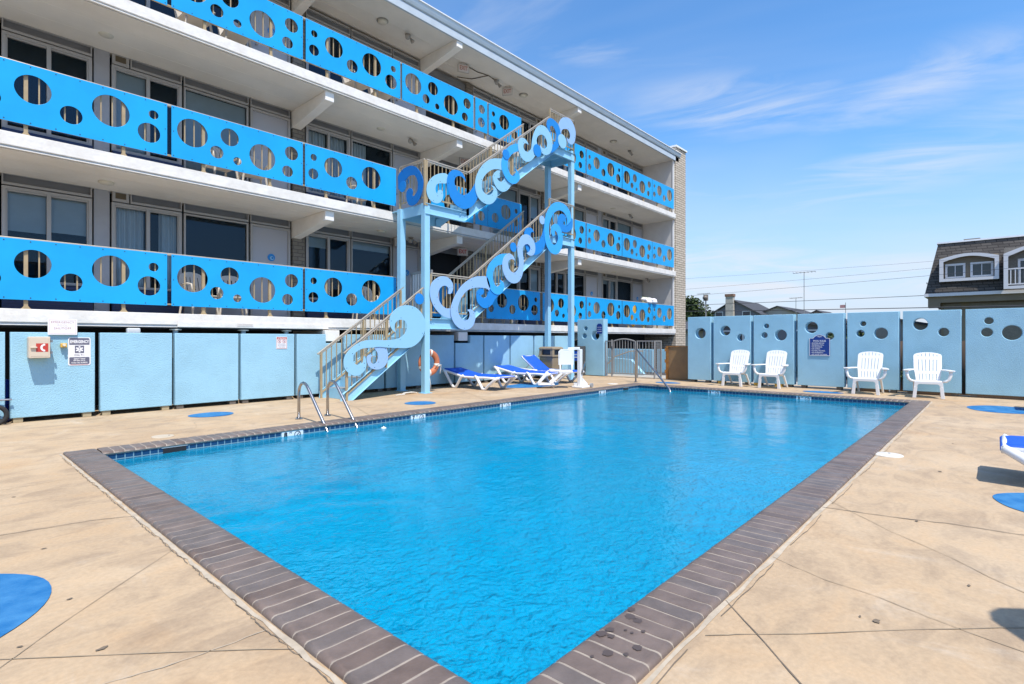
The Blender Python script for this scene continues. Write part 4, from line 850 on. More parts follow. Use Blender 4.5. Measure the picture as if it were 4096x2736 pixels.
# tower panel next to the gate
poly = [(-9.66,.03),(-9.66,1.895),(-10.69,1.895),(-10.69,.98),(-10.36,.98),(-10.36,.03)]
tw = stucco('tower_panel', 'tall blue stucco panel with three holes beside the grey arched gate', poly, [(-10.36,1.60,.085),(-10.41,1.345,.10),(-9.97,1.36,.165)], FY(15.32,0,0), .26, loc=(15.32,10.1,0), blocks=[((15.25,9.7,0),(15.4,9.8,.028),BLACKB)])
t = thing('wall_sign', 'small navy arched sign on the tall panel beside the gate', 'sign', (15.18, 9.80, 1.4))
poly = [(-.10,-.16),(.10,-.16),(.10,.12),(.05,.17),(-.05,.17),(-.10,.12)]
MB().mesh(plate([poly], .012, FY(15.178,9.80,1.58))).build('sign_board', NAVY, t)
m = MB()
for q, tx in ((.05,'POOL HOURS'),(-.02,'9 AM TO 9 PM'),(-.09,'NO LIFEGUARD')): m.mesh(letters(tx, .032, FY(15.171,9.80,1.58+q), sx=.8))
m.build('lettering', SIGNW, t)

# ------------------------------------------------------------------ signs and fittings on the left wall
SY = LWY-.004
def sheet(name, label, x0, x1, z0, z1, r, y, mt=SIGNW, th=.004, cat='sign'):
    t = thing(name, label, cat, ((x0+x1)/2, y, z0))
    MB().mesh(plate([rrect(x0, x1, z0, z1, r)], th, FX(0, y, 0))).build('sign_board', mt, t); return t
t = sheet('shutoff_sign', 'faded emergency pool shutoff sign hung from the slab edge', 1.30, 1.652, 1.305, 1.55, .008, LWY-.035)
y_ = LWY-.0375
m = MB(); m.mesh(plate([rect(1.316,1.636,1.320,1.535), rect(1.320,1.632,1.324,1.531)], .0008, FX(0,y_,0))); m.build('border_line', mat('border_pink', (.62,.40,.40), .6), t)
cx = 1.476
m = MB(); m.mesh(letters('EMERGENCY', .044, FX(cx,y_,1.496), .0004, spacing=1.15)); m.build('lettering', INKR, t)
m = MB(); m.mesh(letters('POOL', .044, FX(cx,y_,1.448), .0004, spacing=1.15)); m.build('lettering', INKRF, t)
m = MB(); m.mesh(letters('SHUTOFF', .046, FX(cx,y_,1.402), .0004, spacing=1.1)); m.build('lettering', INKR, t)
m = MB(); m.box(1.40,1.55,LWY-.033,LWY+.27,1.50,1.54); m.build('hanger', SLAB, t)
t = sheet('emergency_sign', 'grey and white emergency dial 911 sign with a medical star', 1.545, 1.825, .825, 1.265, .025, LWY-.003)
y_ = LWY-.0062; cx = 1.685
m = MB(); m.mesh(plate([[(1.56,1.150),(1.81,1.150)] + [(1.81-.02+.02*math.cos(a), 1.235+.02*math.sin(a)) for a in (0,.5,1.1,1.57)] + [(1.56+.02+.02*math.cos(a), 1.235+.02*math.sin(a)) for a in (1.57,2.1,2.6,3.14)]], .001, FX(0,y_,0)))
m.mesh(plate([rect(1.628,1.742,1.02,1.135)], .001, FX(0,y_,0))); m.mesh(plate([rrect(1.56,1.81,.845,.955,.012)], .001, FX(0,y_,0))); m.build('grey_band', INKG, t)
m = MB(); m.mesh(letters('EMERGENCY', .062, FX(cx,y_-.001,1.196), .0004, bold=.0025, sx=.66)); 
for a in (0, 60, 120):
    c_, s_ = math.cos(R_(a)), math.sin(R_(a)); m.mesh(plate([[(x*c_-y*s_, x*s_+y*c_) for x, y in rect(-.011,.011,-.048,.048)]], .0008, FX(cx,y_-.0012-a*.000004,1.078)))
for q, tx, s_ in ((.931,'Queen 7 Hotel',.027),(.902,'870 East 7th St.',.027),(.868,'Ocean City, NJ 08226',.026)): m.mesh(letters(tx, s_, FX(cx,y_-.001,q), .0004, bold=.0008, sx=.86))
m.build('lettering', SIGNW, t)
m = MB(); m.mesh(letters('DIAL 911', .043, FX(cx,y_,.988), .0004, sx=.75)); m.mesh(plate([[(-.003,-.035),(.004,-.02),(-.004,0),(.004,.02),(0,.035),(-.006,.02),(-.008,0),(0,-.02)]], .0006, FX(cx,y_-.0025,1.078))); m.build('lettering', INKG, t)
m = MB(); m.mesh(plate([rect(1.575,1.795,.836,.840)], .0008, FX(0,y_,0))); m.build('red_line', RED, t)
t = sheet('attention_sign', 'red bordered attention sign with two round pictograms', 4.795, 5.015, 1.04, 1.285, .004, LWY-.004)
for o in [c for c in COL.objects if c.parent == t]: pass
y_ = LWY-.0075; cx = 4.905
m = MB(); m.mesh(plate([rect(4.803,5.007,1.050,1.277), rect(4.808,5.002,1.055,1.272)], .001, FX(0,y_,0))); m.mesh(plate([rect(4.808,5.002,1.235,1.272)], .001, FX(0,y_,0)))
for q in (-.048,.048):
    m.mesh(plate([circ(cx+q,1.192,.035), circ(cx+q,1.192,.030)], .001, FX(0,y_,0))); c45 = .7071
    m.mesh(plate([[(x*c45-z*c45+cx+q, x*c45+z*c45+1.192) for x, z in rect(-.003,.003,-.031,.031)]], .001, FX(0,y_-.0009,0)))
m.build('red_frame', RED, t)
m = MB(); m.mesh(letters('ATTENTION', .032, FX(cx,y_-.001,1.253), .0004, bold=.001, sx=.95)); m.build('lettering', SIGNW, t)
m = MB()
for q in (-.048,.048):
    m.mesh(plate([circ(cx+q+.008,1.204,.006,10)], .0006, FX(0,y_,0))); m.mesh(plate([[(cx+q-.012,1.178),(cx+q+.002,1.198),(cx+q+.012,1.192),(cx+q+.006,1.186),(cx+q+.014,1.174)]], .0006, FX(0,y_,0)))
for q, tx in ((1.135,'NO JUMPING'),(1.106,'NO PUSHING'),(1.077,'WET DECK')): m.mesh(letters(tx, .026, FX(cx,y_,q), .0004, sx=.98))
m.build('lettering', mat('ink_slate_blue', (.22,.25,.36), .6), t)
# phone box
t = thing('phone_box', 'cream emergency phone box with a red handset label', 'phone box', (1.2, LWY, .95))
m = MB(); m.box(1.066,1.315,LWY-.19,LWY-.002,.955,1.275); m.build('box_body', CREAM, t, bevel=.015)
m = MB(); m.box(1.074,1.307,LWY-.205,LWY-.192,.963,1.267); m.box(1.09,1.29,LWY-.2075,LWY-.206,.985,1.25); m.build('box_door', CREAM, t, bevel=.006)
m = MB(); m.box(1.148,1.285,LWY-.2095,LWY-.2078,1.05,1.175); m.build('red_label', RED, t)
m = MB(); arc = [(1.237+.042*math.cos(a), 1.112+.052*math.sin(a)) for a in [R_(100+16*k) for k in range(11)]] + [(1.245+.024*math.cos(a), 1.112+.032*math.sin(a)) for a in [R_(255-15*k) for k in range(11)]]
m.mesh(plate([arc], .001, FX(0,LWY-.2105,0))); m.mesh(plate([rrect(1.228,1.25,1.142,1.17,.003)], .001, FX(0,LWY-.2109,0))); m.mesh(plate([rrect(1.228,1.25,1.054,1.082,.003)], .001, FX(0,LWY-.2109,0))); m.build('handset_mark', SIGNW, t)
m = MB(); m.box(1.085,1.16,LWY-.235,LWY-.208,1.105,1.125); m.build('box_handle', CREAM, t, bevel=.004)
for z in (1.02,1.19): m = MB(); m.box(1.316,1.338,LWY-.20,LWY-.17,z,z+.035); m.build('hinge', STEEL, t)
t = thing('alarm_button', 'small yellow alarm button with a cream knob beside the emergency sign', 'button', (1.49, LWY, 1.1))
m = MB(); m.box(1.448,1.526,LWY-.06,LWY-.001,1.11,1.175); m.build('button_housing', YELL, t, bevel=.006)
m = MB(); m.cyl((1.487,LWY-.061,1.147),(1.487,LWY-.10,1.147),.02,n=14); m.build('knob', mat('knob_cream', (.75,.65,.5), .4), t)
t = thing('emergency_lamp', 'small white emergency lamp on top of the second stucco panel', 'lamp', (2.42, LWY+.08, 1.33))
m = MB(); m.box(2.31,2.52,LWY+.03,LWY+.15,1.331,1.345); m.build('lamp_base', WHITEP, t)
m = MB(); m.box(2.32,2.51,LWY+.035,LWY+.145,1.345,1.425); m.build('lamp_lens', mat('lamp_lens_grey', (.55,.56,.56), .2), t, bevel=.02)
for i, (x, tall, lb) in enumerate([(3.10,1,'pale pipe stub with a cream flange above the left end of a blank panel'),(4.28,0,'pale square pipe stub above the attention sign panel, left one'),(5.14,1,'pale pipe stub with a cream flange above the attention sign')]):
    t = thing('pipe_stub', lb, 'pipe', (x, LWY+.3, 1.0), 'pipe stubs behind the low stucco panels')
    m = MB(); m.cyl((x,LWY+.30,.9),(x,LWY+.30,1.40),.045,n=12); m.build('pipe', mat('pipe_pale_blue', (.42,.52,.56), .5), t, smooth=True)
    m = MB(); m.lathe([(.05,0),(.10,.0),(.10,.02),(.06,.03)], (x,LWY+.30,1.40), 14); m.build('pipe_flange', mat('flange_cream', (.66,.60,.50), .5), t, smooth=True)
t = sheet('smoking_plate', 'faded no smoking plate on the white slab trim', 4.115, 4.415, 1.485, 1.54, .003, YF-.0155, mat('plate_cream', (.64,.59,.53), .6), .003)
m = MB(); m.mesh(letters('NO SMOKING', .042, FX(4.265,YF-.0176,1.513), .0003, sx=.95)); m.build('lettering', mat('ink_faint', (.47,.42,.41), .6), t)
t = sheet('smoking_plate', 'red lettered no smoking plate on the slab under the stair landing', 9.02, 9.22, 1.50, 1.54, .003, YF-.002, SIGNW, .003)
t['label'] = 'small red lettered plate on the slab edge behind the stair landing'
m = MB(); m.mesh(letters('NO SMOKING', .03, FX(9.12,YF-.0042,1.52), .0003)); m.build('lettering', RED, t)
# hand truck and blue drum squeezed between the left panels
t = thing('hand_truck', 'hand truck with a black wheel poking out at the left picture edge', 'hand truck', (.78, 10.6, 0))
m = MB(); m.tube([(.70+.14*math.cos(a),10.62,.145+.13*math.sin(a)) for a in [2*PI*k/20 for k in range(20)]], .03, 8, True); m.build('wheel', mat('tyre_black', (.02,.02,.02), .8), t, smooth='all')
m = MB(); m.cyl((.7,10.59,.145),(.7,10.65,.145),.05,n=12); m.build('hub', STEEL, t)
m = MB(); m.tube([(.5,10.7,.36),(.86,10.66,.36),(.9,10.66,.36)],.014); m.build('axle_bar', STEEL, t)
t = thing('blue_drum', 'blue plastic drum standing behind the gap at the left edge', 'drum', (.75, 11.1, 0))
m = MB(); m.lathe([(.2,0),(.22,.03),(.22,.25),(.23,.27),(.22,.29),(.22,.58),(.2,.62),(.05,.63)], (.72,11.12,0), 20); m.build('drum_body', mat('drum_blue', (.01,.06,.45), .4), t, smooth=True)
m = MB(); m.lathe([(.04,.63),(.04,.66),(.0,.66)], (.66,11.12,0), 10); m.build('drum_cap', BOLT, t)

# ------------------------------------------------------------------ pool fittings
def depth_marker(x, num, label, face='L', w=.30):
    t = thing('depth_marker', label, 'depth marker', (x, PY1, -.1) if face == 'L' else (PX1, x, -.1), 'depth markers on the waterline tiles')
    M = FX(x, y1-.004, -.062) if face == 'L' else FY(x1-.004, x, -.062)
    m = MB(); m.mesh(plate([rect(-w/2,w/2,-.068,.040)], .004, M)); m.build('marker_tile', mat('marker_white_tile', (.70,.74,.76), .2), t)
    T = Matrix.Translation((0,0,.0024)); m = MB()
    m.mesh(letters(num, .088, M @ T @ Matrix.Translation((-w*.32,-.006,0)), .0006, bold=.005)); m.mesh(letters('FT', .036, M @ T @ Matrix.Translation((-w*.08,.016,0)), .0006, bold=.001))
    cxx = w*.24; m.mesh(plate([circ(cxx,-.014,.047), circ(cxx,-.014,.037)], .0012, M @ T))
    c45 = .7071; m.mesh(plate([[(a*c45+b*c45+cxx, -a*c45+b*c45-.014) for a, b in rect(-.005,.005,-.040,.040)]], .0012, M @ T)); m.mesh(plate([[(cxx-.02,-.05),(cxx+.005,-.035),(cxx+.03,-.012),(cxx+.034,-.018),(cxx+.012,-.046)]], .0012, M @ T))
    m.build('lettering', INKK, t)
depth_marker(3.43, '8', 'eight foot depth marker on the tiles left of the pool ladder'); depth_marker(5.585, '7', 'seven foot depth marker on the tiles right of the pool ladder'); depth_marker(7.73, '5', 'five foot depth marker halfway along the building side'); depth_marker(11.23, '4', 'four foot depth marker near the pool lift')
depth_marker(5.12, '3', 'three foot depth marker on the far edge nearest the grab rail', 'R'); depth_marker(3.14, '3', 'three foot depth marker on the far edge between the chair pairs', 'R')
for i, (a, b, lb) in enumerate(((1.89,2.13,'dark skimmer slot in the tiles near the close left pool corner'),(12.23,12.48,'dark skimmer slot in the tiles near the far left pool corner'))):
    t = thing('pool_skimmer', lb, 'skimmer', ((a+b)/2, y1, -.1)); m = MB(); m.box(a,b,y1-.006,y1+.05,-.125,-.028); m.build('skimmer_mouth', DARK, t); m = MB(); m.box(a-.015,b+.015,y1-.008,y1-.002,-.028,-.02); m.build('skimmer_trim', WHITEP, t)
for x, y, r0, lb in ((6.93,.855,.135,'white round skimmer lid on the deck at the right pool edge'),(2.065,7.84,.125,'cream round skimmer lid on the deck near the close left corner'),(12.8,7.84,.14,'white round skimmer lid on the deck near the grab rail')):
    t = thing('skimmer_lid', lb, 'lid', (x,y,0), 'round skimmer lids in the deck'); m = MB(); m.lathe([(r0,0),(r0,.006),(r0*.96,.010),(0.001,.011)], (x,y,0), 32); m.build('lid_disc', mat('lid_offwhite', (.66,.62,.54), .5, var=.08, vs=8) if x > 3 else mat('lid_sandy', (.50,.42,.31), .6, var=.08, vs=8), t, smooth=True)
    m = MB(); m.cyl((x+.07,y,.0105),(x+.07,y,.0125),.012,n=8); m.build('finger_hole', BOLT, t)
t = thing('float_cap', 'small white float bobbing beside the pool ladder', 'float', (4.62,6.75,WZ)); m = MB(); m.lathe([(.0,-.02),(.04,0),(.04,.01),(.02,.018),(.0,.02)], (4.62,6.75,WZ), 16); m.build('float_disc', WHITEP, t, smooth=True); m = MB(); m.sphere((4.62,6.75,WZ+.022),.012,8,6); m.build('float_knob', WHITEP, t)
t = thing('pool_ladder', 'stainless pool ladder with two arched rails at the building side', 'pool ladder', (4.17,7.7,0))
for x in (3.93, 4.41):
    pts = [(8.0,.0),(8.0,.43)] + [(7.845+.155*math.cos(a), .43+.145*math.sin(a)) for a in [R_(15*k) for k in range(1,9)]] + [(7.70,.49),(7.47,.23),(7.28,.04),(7.215,-.02),(7.19,-.07),(7.08,-.16),(7.06,-.3),(7.06,-1.1)]
    pts = [(8.0,0),(8.0,.40),(7.99,.46),(7.965,.51),(7.92,.552),(7.86,.568),(7.80,.560),(7.745,.53),(7.69,.48),(7.35,.13),(7.17,-.05),(7.115,-.11),(7.085,-.18),(7.075,-.28),(7.075,-1.2)]
    m = MB(); m.tube([(x,a,b) for a,b in pts], .0225, 12); m.build('ladder_rail', STEEL, t, smooth='all')
    m = MB(); m.lathe([(.055,.0),(.055,.012),(.03,.02)], (x,8.0,0), 16); m.build('base_flange', STEEL, t, smooth=True)
for z in (-.12,-.40,-.68):
    m = MB(); m.box(3.95,4.39,7.03,7.11,z,z+.025); m.build('ladder_step', WHITEP, t, bevel=.006)
t = thing('grab_rail', 'slanted stainless grab rail in the far left pool corner', 'grab rail', (13.8,7.7,0))
m = MB(); m.tube([(13.86,7.72,0),(13.86,7.72,.90),(13.84,7.69,.945),(13.79,7.63,.92),(12.72,6.13,-.03),(12.62,6.0,-.3),(12.62,6.0,-.8)], .024, 12); m.build('rail_tube', STEEL, t, smooth='all')
m = MB(); m.lathe([(.055,0),(.055,.012),(.03,.02)], (13.86,7.72,0), 16); m.build('base_flange', STEEL, t)
# pool lift
t = thing('pool_lift', 'white pool access lift with a folded chair at the pool edge', 'pool lift', (11.3,7.85,0))
m = MB(); m.box(11.20,11.30,7.80,7.90,.05,.98); m.build('lift_post', WHITEP, t, bevel=.012)
m = MB(); m.box(11.10,11.55,7.68,8.0,.005,.05); m.prism([(0,0),(.22,0),(.22,.05),(0,.2)], (11.31,7.80,.05), (1,0,0), (0,0,1), (0,.1,0)); m.box(11.2,11.34,7.92,8.02,.05,.12); m.build('lift_base', WHITEP, t, bevel=.01)
m = MB(); m.cyl((11.50,7.64,.06),(11.50,7.69,.06),.055,n=14); m.cyl((11.50,7.99,.06),(11.50,8.04,.06),.055,n=14); m.build('wheel', mat('wheel_grey', (.3,.3,.3), .5), t)
m = MB(); m.bar((11.25,7.85,1.0),(11.08,8.1,.99),.10,.07); m.build('lift_arm', WHITEP, t, bevel=.01)
Mb = Matrix.Translation((11.0,8.10,.78)) @ Matrix.Rotation(R_(42),4,'Z') @ Matrix.Rotation(R_(-90),4,'Z') @ FX(0,0,0)
out = [(-.19,-.19),(.19,-.19),(.19,.10),(.19,.20),(-.13,.20),(-.19,.14)]
m = MB(); m.mesh(plate([out, rrect(-.07,.07,.165,.182,.006), rrect(-.172,-.160,-.05,.11,.005), rrect(.160,.172,-.05,.11,.005)], .025, Mb, .004)); m.build('chair_back', WHITEP, t)
dx = Vector((.67,-.74,0)); sd = Vector((-.74,-.67,0))
lf = -dx
for q in (-.15,.15):
    p = Vector((11.0,8.10,.6))+dx*q; m = MB(); m.tube([p, p-Vector((0,0,.14)), p-Vector((0,0,.22))], .016); m.build('chair_upright', WHITEP, t, smooth='all')
p = Vector((11.0,8.10,.39))
m = MB(); m.prism([(-.16,-.20),(.20,-.20),(.20,.20),(-.16,.20)], p, lf, sd, (0,0,.035)); m.build('chair_seat', WHITEP, t, bevel=.012)
for q in (-.18,.18):
    m = MB(); m.bar(p+sd*q-lf*.12+Vector((0,0,.05)), p+sd*q+lf*.42+Vector((0,0,.055)), .035, .05); m.build('arm_rest', WHITEP, t, bevel=.01)
    m = MB(); m.bar(p+sd*q+lf*.12+Vector((0,0,.0)), p+sd*q+lf*.40+Vector((0,0,-.27)), .035, .06); m.build('leg_brace', WHITEP, t, bevel=.01)
m = MB(); m.prism([(0,0),(.42,0),(.42,.035),(0,.035)], p+sd*.19+lf*.30-Vector((0,0,.31)), lf, (0,0,1), -sd*.38); m.build('foot_rest', WHITEP, t, bevel=.01)
for q in (-.18,.18):
    m = MB(); m.bar(p+sd*q+lf*.70+Vector((0,0,-.27)), p+sd*q+lf*.46+Vector((0,0,.02)), .03, .045); m.build('foot_rest_bracket', WHITEP, t, bevel=.008)
m = MB(); m.cyl((11.25,7.80,.35),(11.25,7.70,.62),.022,n=10); m.cyl((11.25,7.70,.62),(11.25,7.68,.68),.012,n=8); m.build('actuator', STEEL, t)

# ------------------------------------------------------------------ life ring on the stair post
t = thing('life_ring', 'faded orange life ring with white bands hung on the stair post', 'life ring', (7.98,9.80,.4))
cx, cz, R0 = 7.98, .685, .235
m = MB(); n = 40
for i in range(n):
    a = 2*PI*i/n
    for j in range(12):
        b = 2*PI*j/12; rr = R0+.075*math.cos(b); m.v.append((cx+rr*math.cos(a), 9.83+.05*math.sin(b), cz+rr*math.sin(a)))
m.f = [(i*12+j, i*12+(j+1) % 12, ((i+1) % n)*12+(j+1) % 12, ((i+1) % n)*12+j) for i in range(n) for j in range(12)]; m.m = [0]*len(m.f)
m.build('ring_body', RING, t, smooth='all')
for a0 in (80, -12, 200, 270):
    m = MB(); vs = []
    for k in range(4):
        a = R_(a0+k*4-6)
        for j in range(12): b = 2*PI*j/12; rr = R0+.081*math.cos(b); vs.append((cx+rr*math.cos(a), 9.83+.056*math.sin(b), cz+rr*math.sin(a)))
    m.add(vs, [(k*12+j, k*12+(j+1) % 12, (k+1)*12+(j+1) % 12, (k+1)*12+j) for k in range(3) for j in range(12)]); m.build('ring_band', ROPE, t, smooth='all')
m = MB(); m.tube([(8.21,9.76,.66),(8.10,9.75,.62),(8.17,9.74,.60),(8.29,9.77,.63),(8.30,9.80,.50),(8.28,9.80,.42)], .011); m.tube([(7.95,9.80,.40),(7.97,9.78,.28),(7.96,9.75,.15),(7.98,9.77,.03)], .006); m.tube([(7.90,9.80,.98),(7.88,9.79,1.12),(7.85,9.75,1.15)], .014); m.build('grab_rope', ROPE, t, smooth='all')
m = MB(); rng = random.Random(5); pts = []
for k in range(46): a = k*.8; pts.append((7.52-.006*k+.09*math.cos(a)*rng.uniform(.4,1.1), 9.80+.06*math.sin(a)*rng.uniform(.4,1.2), .012+.03*abs(math.sin(k*.37))))
pts += [(7.2,9.72,.012),(7.05,9.74,.012),(6.95,9.70,.012)]
m.tube(pts, .009, 6); tag(m.build('rope_pile', ROPE, smooth='all'), 'tangled white throw rope lying at the foot of the stair post', 'rope')
# ------------------------------------------------------------------ adirondack chairs (front = local -Y)
def adirondack():
    t = thing('adirondack_chair', 'tmp', 'adirondack chair', (0,0,0), 'white adirondack chairs along the wall')
    Mb = Matrix.Translation((0,.075,.335)) @ Matrix.Rotation(R_(-24),4,'X') @ FX(0,0,0)
    out = smooth_loop([(-.195,-.02),(-.215,.15),(-.235,.30),(-.24,.50),(-.235,.60),(-.16,.645),(0,.665),(.16,.645),(.235,.60),(.24,.50),(.235,.30),(.215,.15),(.195,-.02)], 4, 70)
    lp = [out]
    for i in range(6):
        a = -.165+.066*i
        f_ = lambda y: a*(.86+.22*y)
        for y0, y1 in ((.02,.175),(.225,.50),(.565,.66-.05*abs(a)/.165)):
            w = .0095; lp.append([(f_(y0)-w,y0),(f_(y0)+w,y0),(f_(y1)+w,y1),(f_(y1)-w,y1)])
    MB().mesh(plate(lp, .028, Mb, .004)).build('backrest', WHITEP, t)
    m = MB(); m.prism([(-.29,.355),(-.27,.368),(-.20,.372),(.13,.315),(.13,.290),(-.20,.345),(-.28,.335)], (-.235,0,0), (0,1,0), (0,0,1), (.47,0,0)); m.build('seat', WHITEP, t, bevel=.006)
    m = MB()
    for s in (-1,1): m.box(min(s*.03,s*.19), max(s*.03,s*.19), -.215, -.207, .3715, .3735)
    m.build('seat_slot', mat('slot_shadow_grey', (.12,.12,.12), .9), t)
    ap = [(-.25,.345),(.25,.345),(.255,.30),(.18,.295),(.20,.26),(-.20,.26),(-.18,.295),(-.255,.30)]
    ap = [(-.235,.352),(.235,.352),(.245,.22)] + [(.185-.04+.04*math.cos(a), .25+.045*math.sin(a)) for a in (0,.5,1.0,1.57)] + [(-.145+.04*math.cos(a), .25+.045*math.sin(a)) for a in (1.57,2.1,2.6,3.14)] + [(-.245,.22)]
    m = MB(); m.prism(ap, (0,-.30,0), (1,0,0), (0,0,1), (0,.035,0)); m.build('apron', WHITEP, t, bevel=.005)
    for s in (-1,1):
        m = MB(); m.prism([(s*.245,.235),(s*.183,.235),(s*.205,0),(s*.270,0)], (0,-.305,0), (1,0,0), (0,0,1), (0,.05,0)); m.build('front_leg', WHITEP, t, bevel=.005)
        m = MB(); m.prism([(.02,.33),(.12,.31),(.38,0),(.32,0)], (s*.235-.018,0,0), (0,1,0), (0,0,1), (.036,0,0)); m.build('rear_leg', WHITEP, t, bevel=.005)
        arm = [(s*.215,.22),(s*.265,.26),(s*.33,.16),(s*.40,-.10),(s*.435,-.27),(s*.42,-.32),(s*.33,-.33),(s*.30,-.30),(s*.30,-.10),(s*.25,.06)]
        m = MB(); m.prism(arm, (0,0,.565), (1,0,0), (0,1,0), (0,0,.026)); m.build('arm_rest', WHITEP, t, bevel=.007)
        m = MB(); m.tube([(s*.365,-.27,.566),(s*.36,-.275,.48),(s*.335,-.28,.40),(s*.29,-.28,.362),(s*.23,-.28,.350)], [.03,.03,.028,.026,.022], 8); m.build('arm_support', WHITEP, t, smooth='all')
    return t
ad = adirondack()
for i, (x, y, a, lb) in enumerate([(14.57,5.14,-92,'white adirondack chair nearest the brown steel door, leftmost of four'),(14.57,4.22,-92,'white adirondack chair under the lamp shadow, second from the left'),(14.43,2.16,-91,'white adirondack chair right of the pool rules sign'),(14.40,1.08,-84,'white adirondack chair closest to the near pool corner, rightmost of four')]):
    o = ad if i == 0 else copy_tree(ad); o.location = (x, y, .001); o.rotation_euler = (0,0,R_(a)); o['label'] = lb

# ------------------------------------------------------------------ sun loungers (head = local +Y)
def lounger(up):
    t = thing('sun_lounger', 'tmp', 'sun lounger', (0,0,0), 'blue sling loungers on the deck')
    W = .335
    if up: prof = [(-.96,.335),(-.95,.36),(-.5,.365),(.0,.362),(.22,.36),(.28,.375),(.55,.56),(.80,.745),(.835,.762),(.85,.75)]
    else: prof = [(-.96,.32),(-.95,.352),(-.5,.36),(-.1,.352),(.15,.352),(.30,.368),(.6,.43),(.90,.492),(.945,.492),(.955,.47)]
    n = 14; vs = []
    for y, z in prof:
        for i in range(n+1):
            u = -1+2*i/n; sag = -.012*(1-u*u); ed = -.055*max(0,(abs(u)-.86)/.14)
            vs.append((W*min(1,max(-1,u*1.04)), y, z+sag+ed))
    m = MB(); m.add(vs, [(j*(n+1)+i, j*(n+1)+i+1, (j+1)*(n+1)+i+1, (j+1)*(n+1)+i) for j in range(len(prof)-1) for i in range(n)])
    o = m.build('sling', SLING, t, smooth='all', fixn=False); sm = o.modifiers.new('Sol','SOLIDIFY'); sm.thickness = .008; sb = o.modifiers.new('Sub','SUBSURF'); sb.levels = 1; sb.render_levels = 1
    for s in (-1,1):
        m = MB()
        m.tube([(s*(W-.02),y,z-.062) for y, z in (prof[1:-1] if not up else prof[1:5])], .030, 8)
        if up:
            m.tube([(s*(W+.012),.22,.33),(s*(W+.012),.6,.345),(s*(W+.012),.95,.37)], .022, 8)
        m.build('side_rail', WHITEP, t, smooth='all')
        if up:
            m = MB(); m.tube([(s*(W-.03),y,z-.05) for y, z in prof[4:9]], .022, 8); m.build('back_frame', WHITEP, t, smooth='all')
        for c_, sp in ((.50,.25),(-.50,.25)):
            m = MB(); x = s*(W+.02)
            zt = .40 if c_ > 0 and not up else .34
            o_ = 1 if c_ > 0 else -1; ze = (.46 if not up else .36) if o_ > 0 else .325
            pth = [(x,c_-o_*.30,.325),(x,c_-o_*.24,.30),(x,c_-o_*.10,.10),(x,c_-o_*.05,.03),(x,c_,.022),(x,c_+o_*.05,.03),(x,c_+o_*.12,.10),(x,c_+o_*.34,ze-.07),(x,c_+o_*.44,ze-.01)]
            m.tube(pth, [.034,.036,.034,.034,.030,.034,.034,.040,.034], 10); m.build('leg', WHITEP, t, smooth='all')
    m = MB(); ye, ze = (prof[-2] if up else prof[-2])
    m.tube([(-W+.01,ye-.02,ze-.045),(W-.01,ye-.02,ze-.045)], .022, 8); m.build('head_bar', WHITEP, t, smooth='all')
    m = MB(); m.tube([(-W+.01,-.925,.315),(W-.01,-.925,.315)], .022, 8); m.build('foot_bar', WHITEP, t, smooth='all')
    if up:
        for s in (-1,1): m = MB(); m.bar((s*.2,.55,.53),(s*.2,.78,.36),.02,.02); m.build('prop_stay', WHITEP, t)
    return t
l0 = lounger(False); l1 = lounger(True)
for i, (src, x, y, a, lb) in enumerate([(l0,9.46,9.69,3,'blue sling lounger by the life ring, its head end in the stair shadow'),(l1,12.33,9.66,0,'blue sling lounger with its backrest raised beside the trash bin'),(None,11.37,9.67,4,'blue sling lounger lying flat in the sun between the other two by the wall'),(None,6.53,-.98,0,'blue sling lounger cut off by the right picture edge'),(None,13.1,-1.35,2,'blue sling lounger just beyond the right picture edge by the wall')]):
    o = src or copy_tree(l0); o.location = (x, y, .001); o.rotation_euler = (0,0,R_(a)); o['label'] = lb
    if i in (3,4): o.rotation_euler = (0,0,PI); o.location = (x, y, .001)
l_near = o
# unseen umbrella, added and shaped to cast the corner shadow on the deck
t = thing('shadow_umbrella', 'unseen square umbrella added beyond the right picture edge to shade the deck corner', 'umbrella', (2.66,-2.4,0))
m = MB(); c_ = Vector((2.66,-2.4)); hd = 1.43; cs = [c_ + Vector((math.cos(R_(82+90*k)), math.sin(R_(82+90*k))))*hd for k in range(4)]
vs = [(c_.x,c_.y,2.65)]
for k in range(4):
    for f_ in (0,.06,.5,.94): p = cs[k].lerp(cs[(k+1) % 4], f_) if f_ else c_ + (cs[k]-c_)*.955; vs.append((p.x,p.y,2.2+(.02 if f_ == .5 else 0)))
vs += [(v[0],v[1],v[2]-.14) for v in vs[1:]]
m.add(vs, [(0,1+k,1+(k+1) % 16) for k in range(16)] + [(1+k,17+k,17+(k+1) % 16,1+(k+1) % 16) for k in range(16)]); m.build('canopy', mat('umbrella_navy', (.02,.05,.2), .8), t, fixn=False)
m = MB(); m.cyl((2.66,-2.4,0),(2.66,-2.4,2.68),.022,n=10); m.build('pole', WHITEP, t); m = MB(); m.lathe([(.26,0),(.26,.06),(.05,.1),(.03,.25)], (2.66,-2.4,0), 20); m.build('base', GREYM, t)

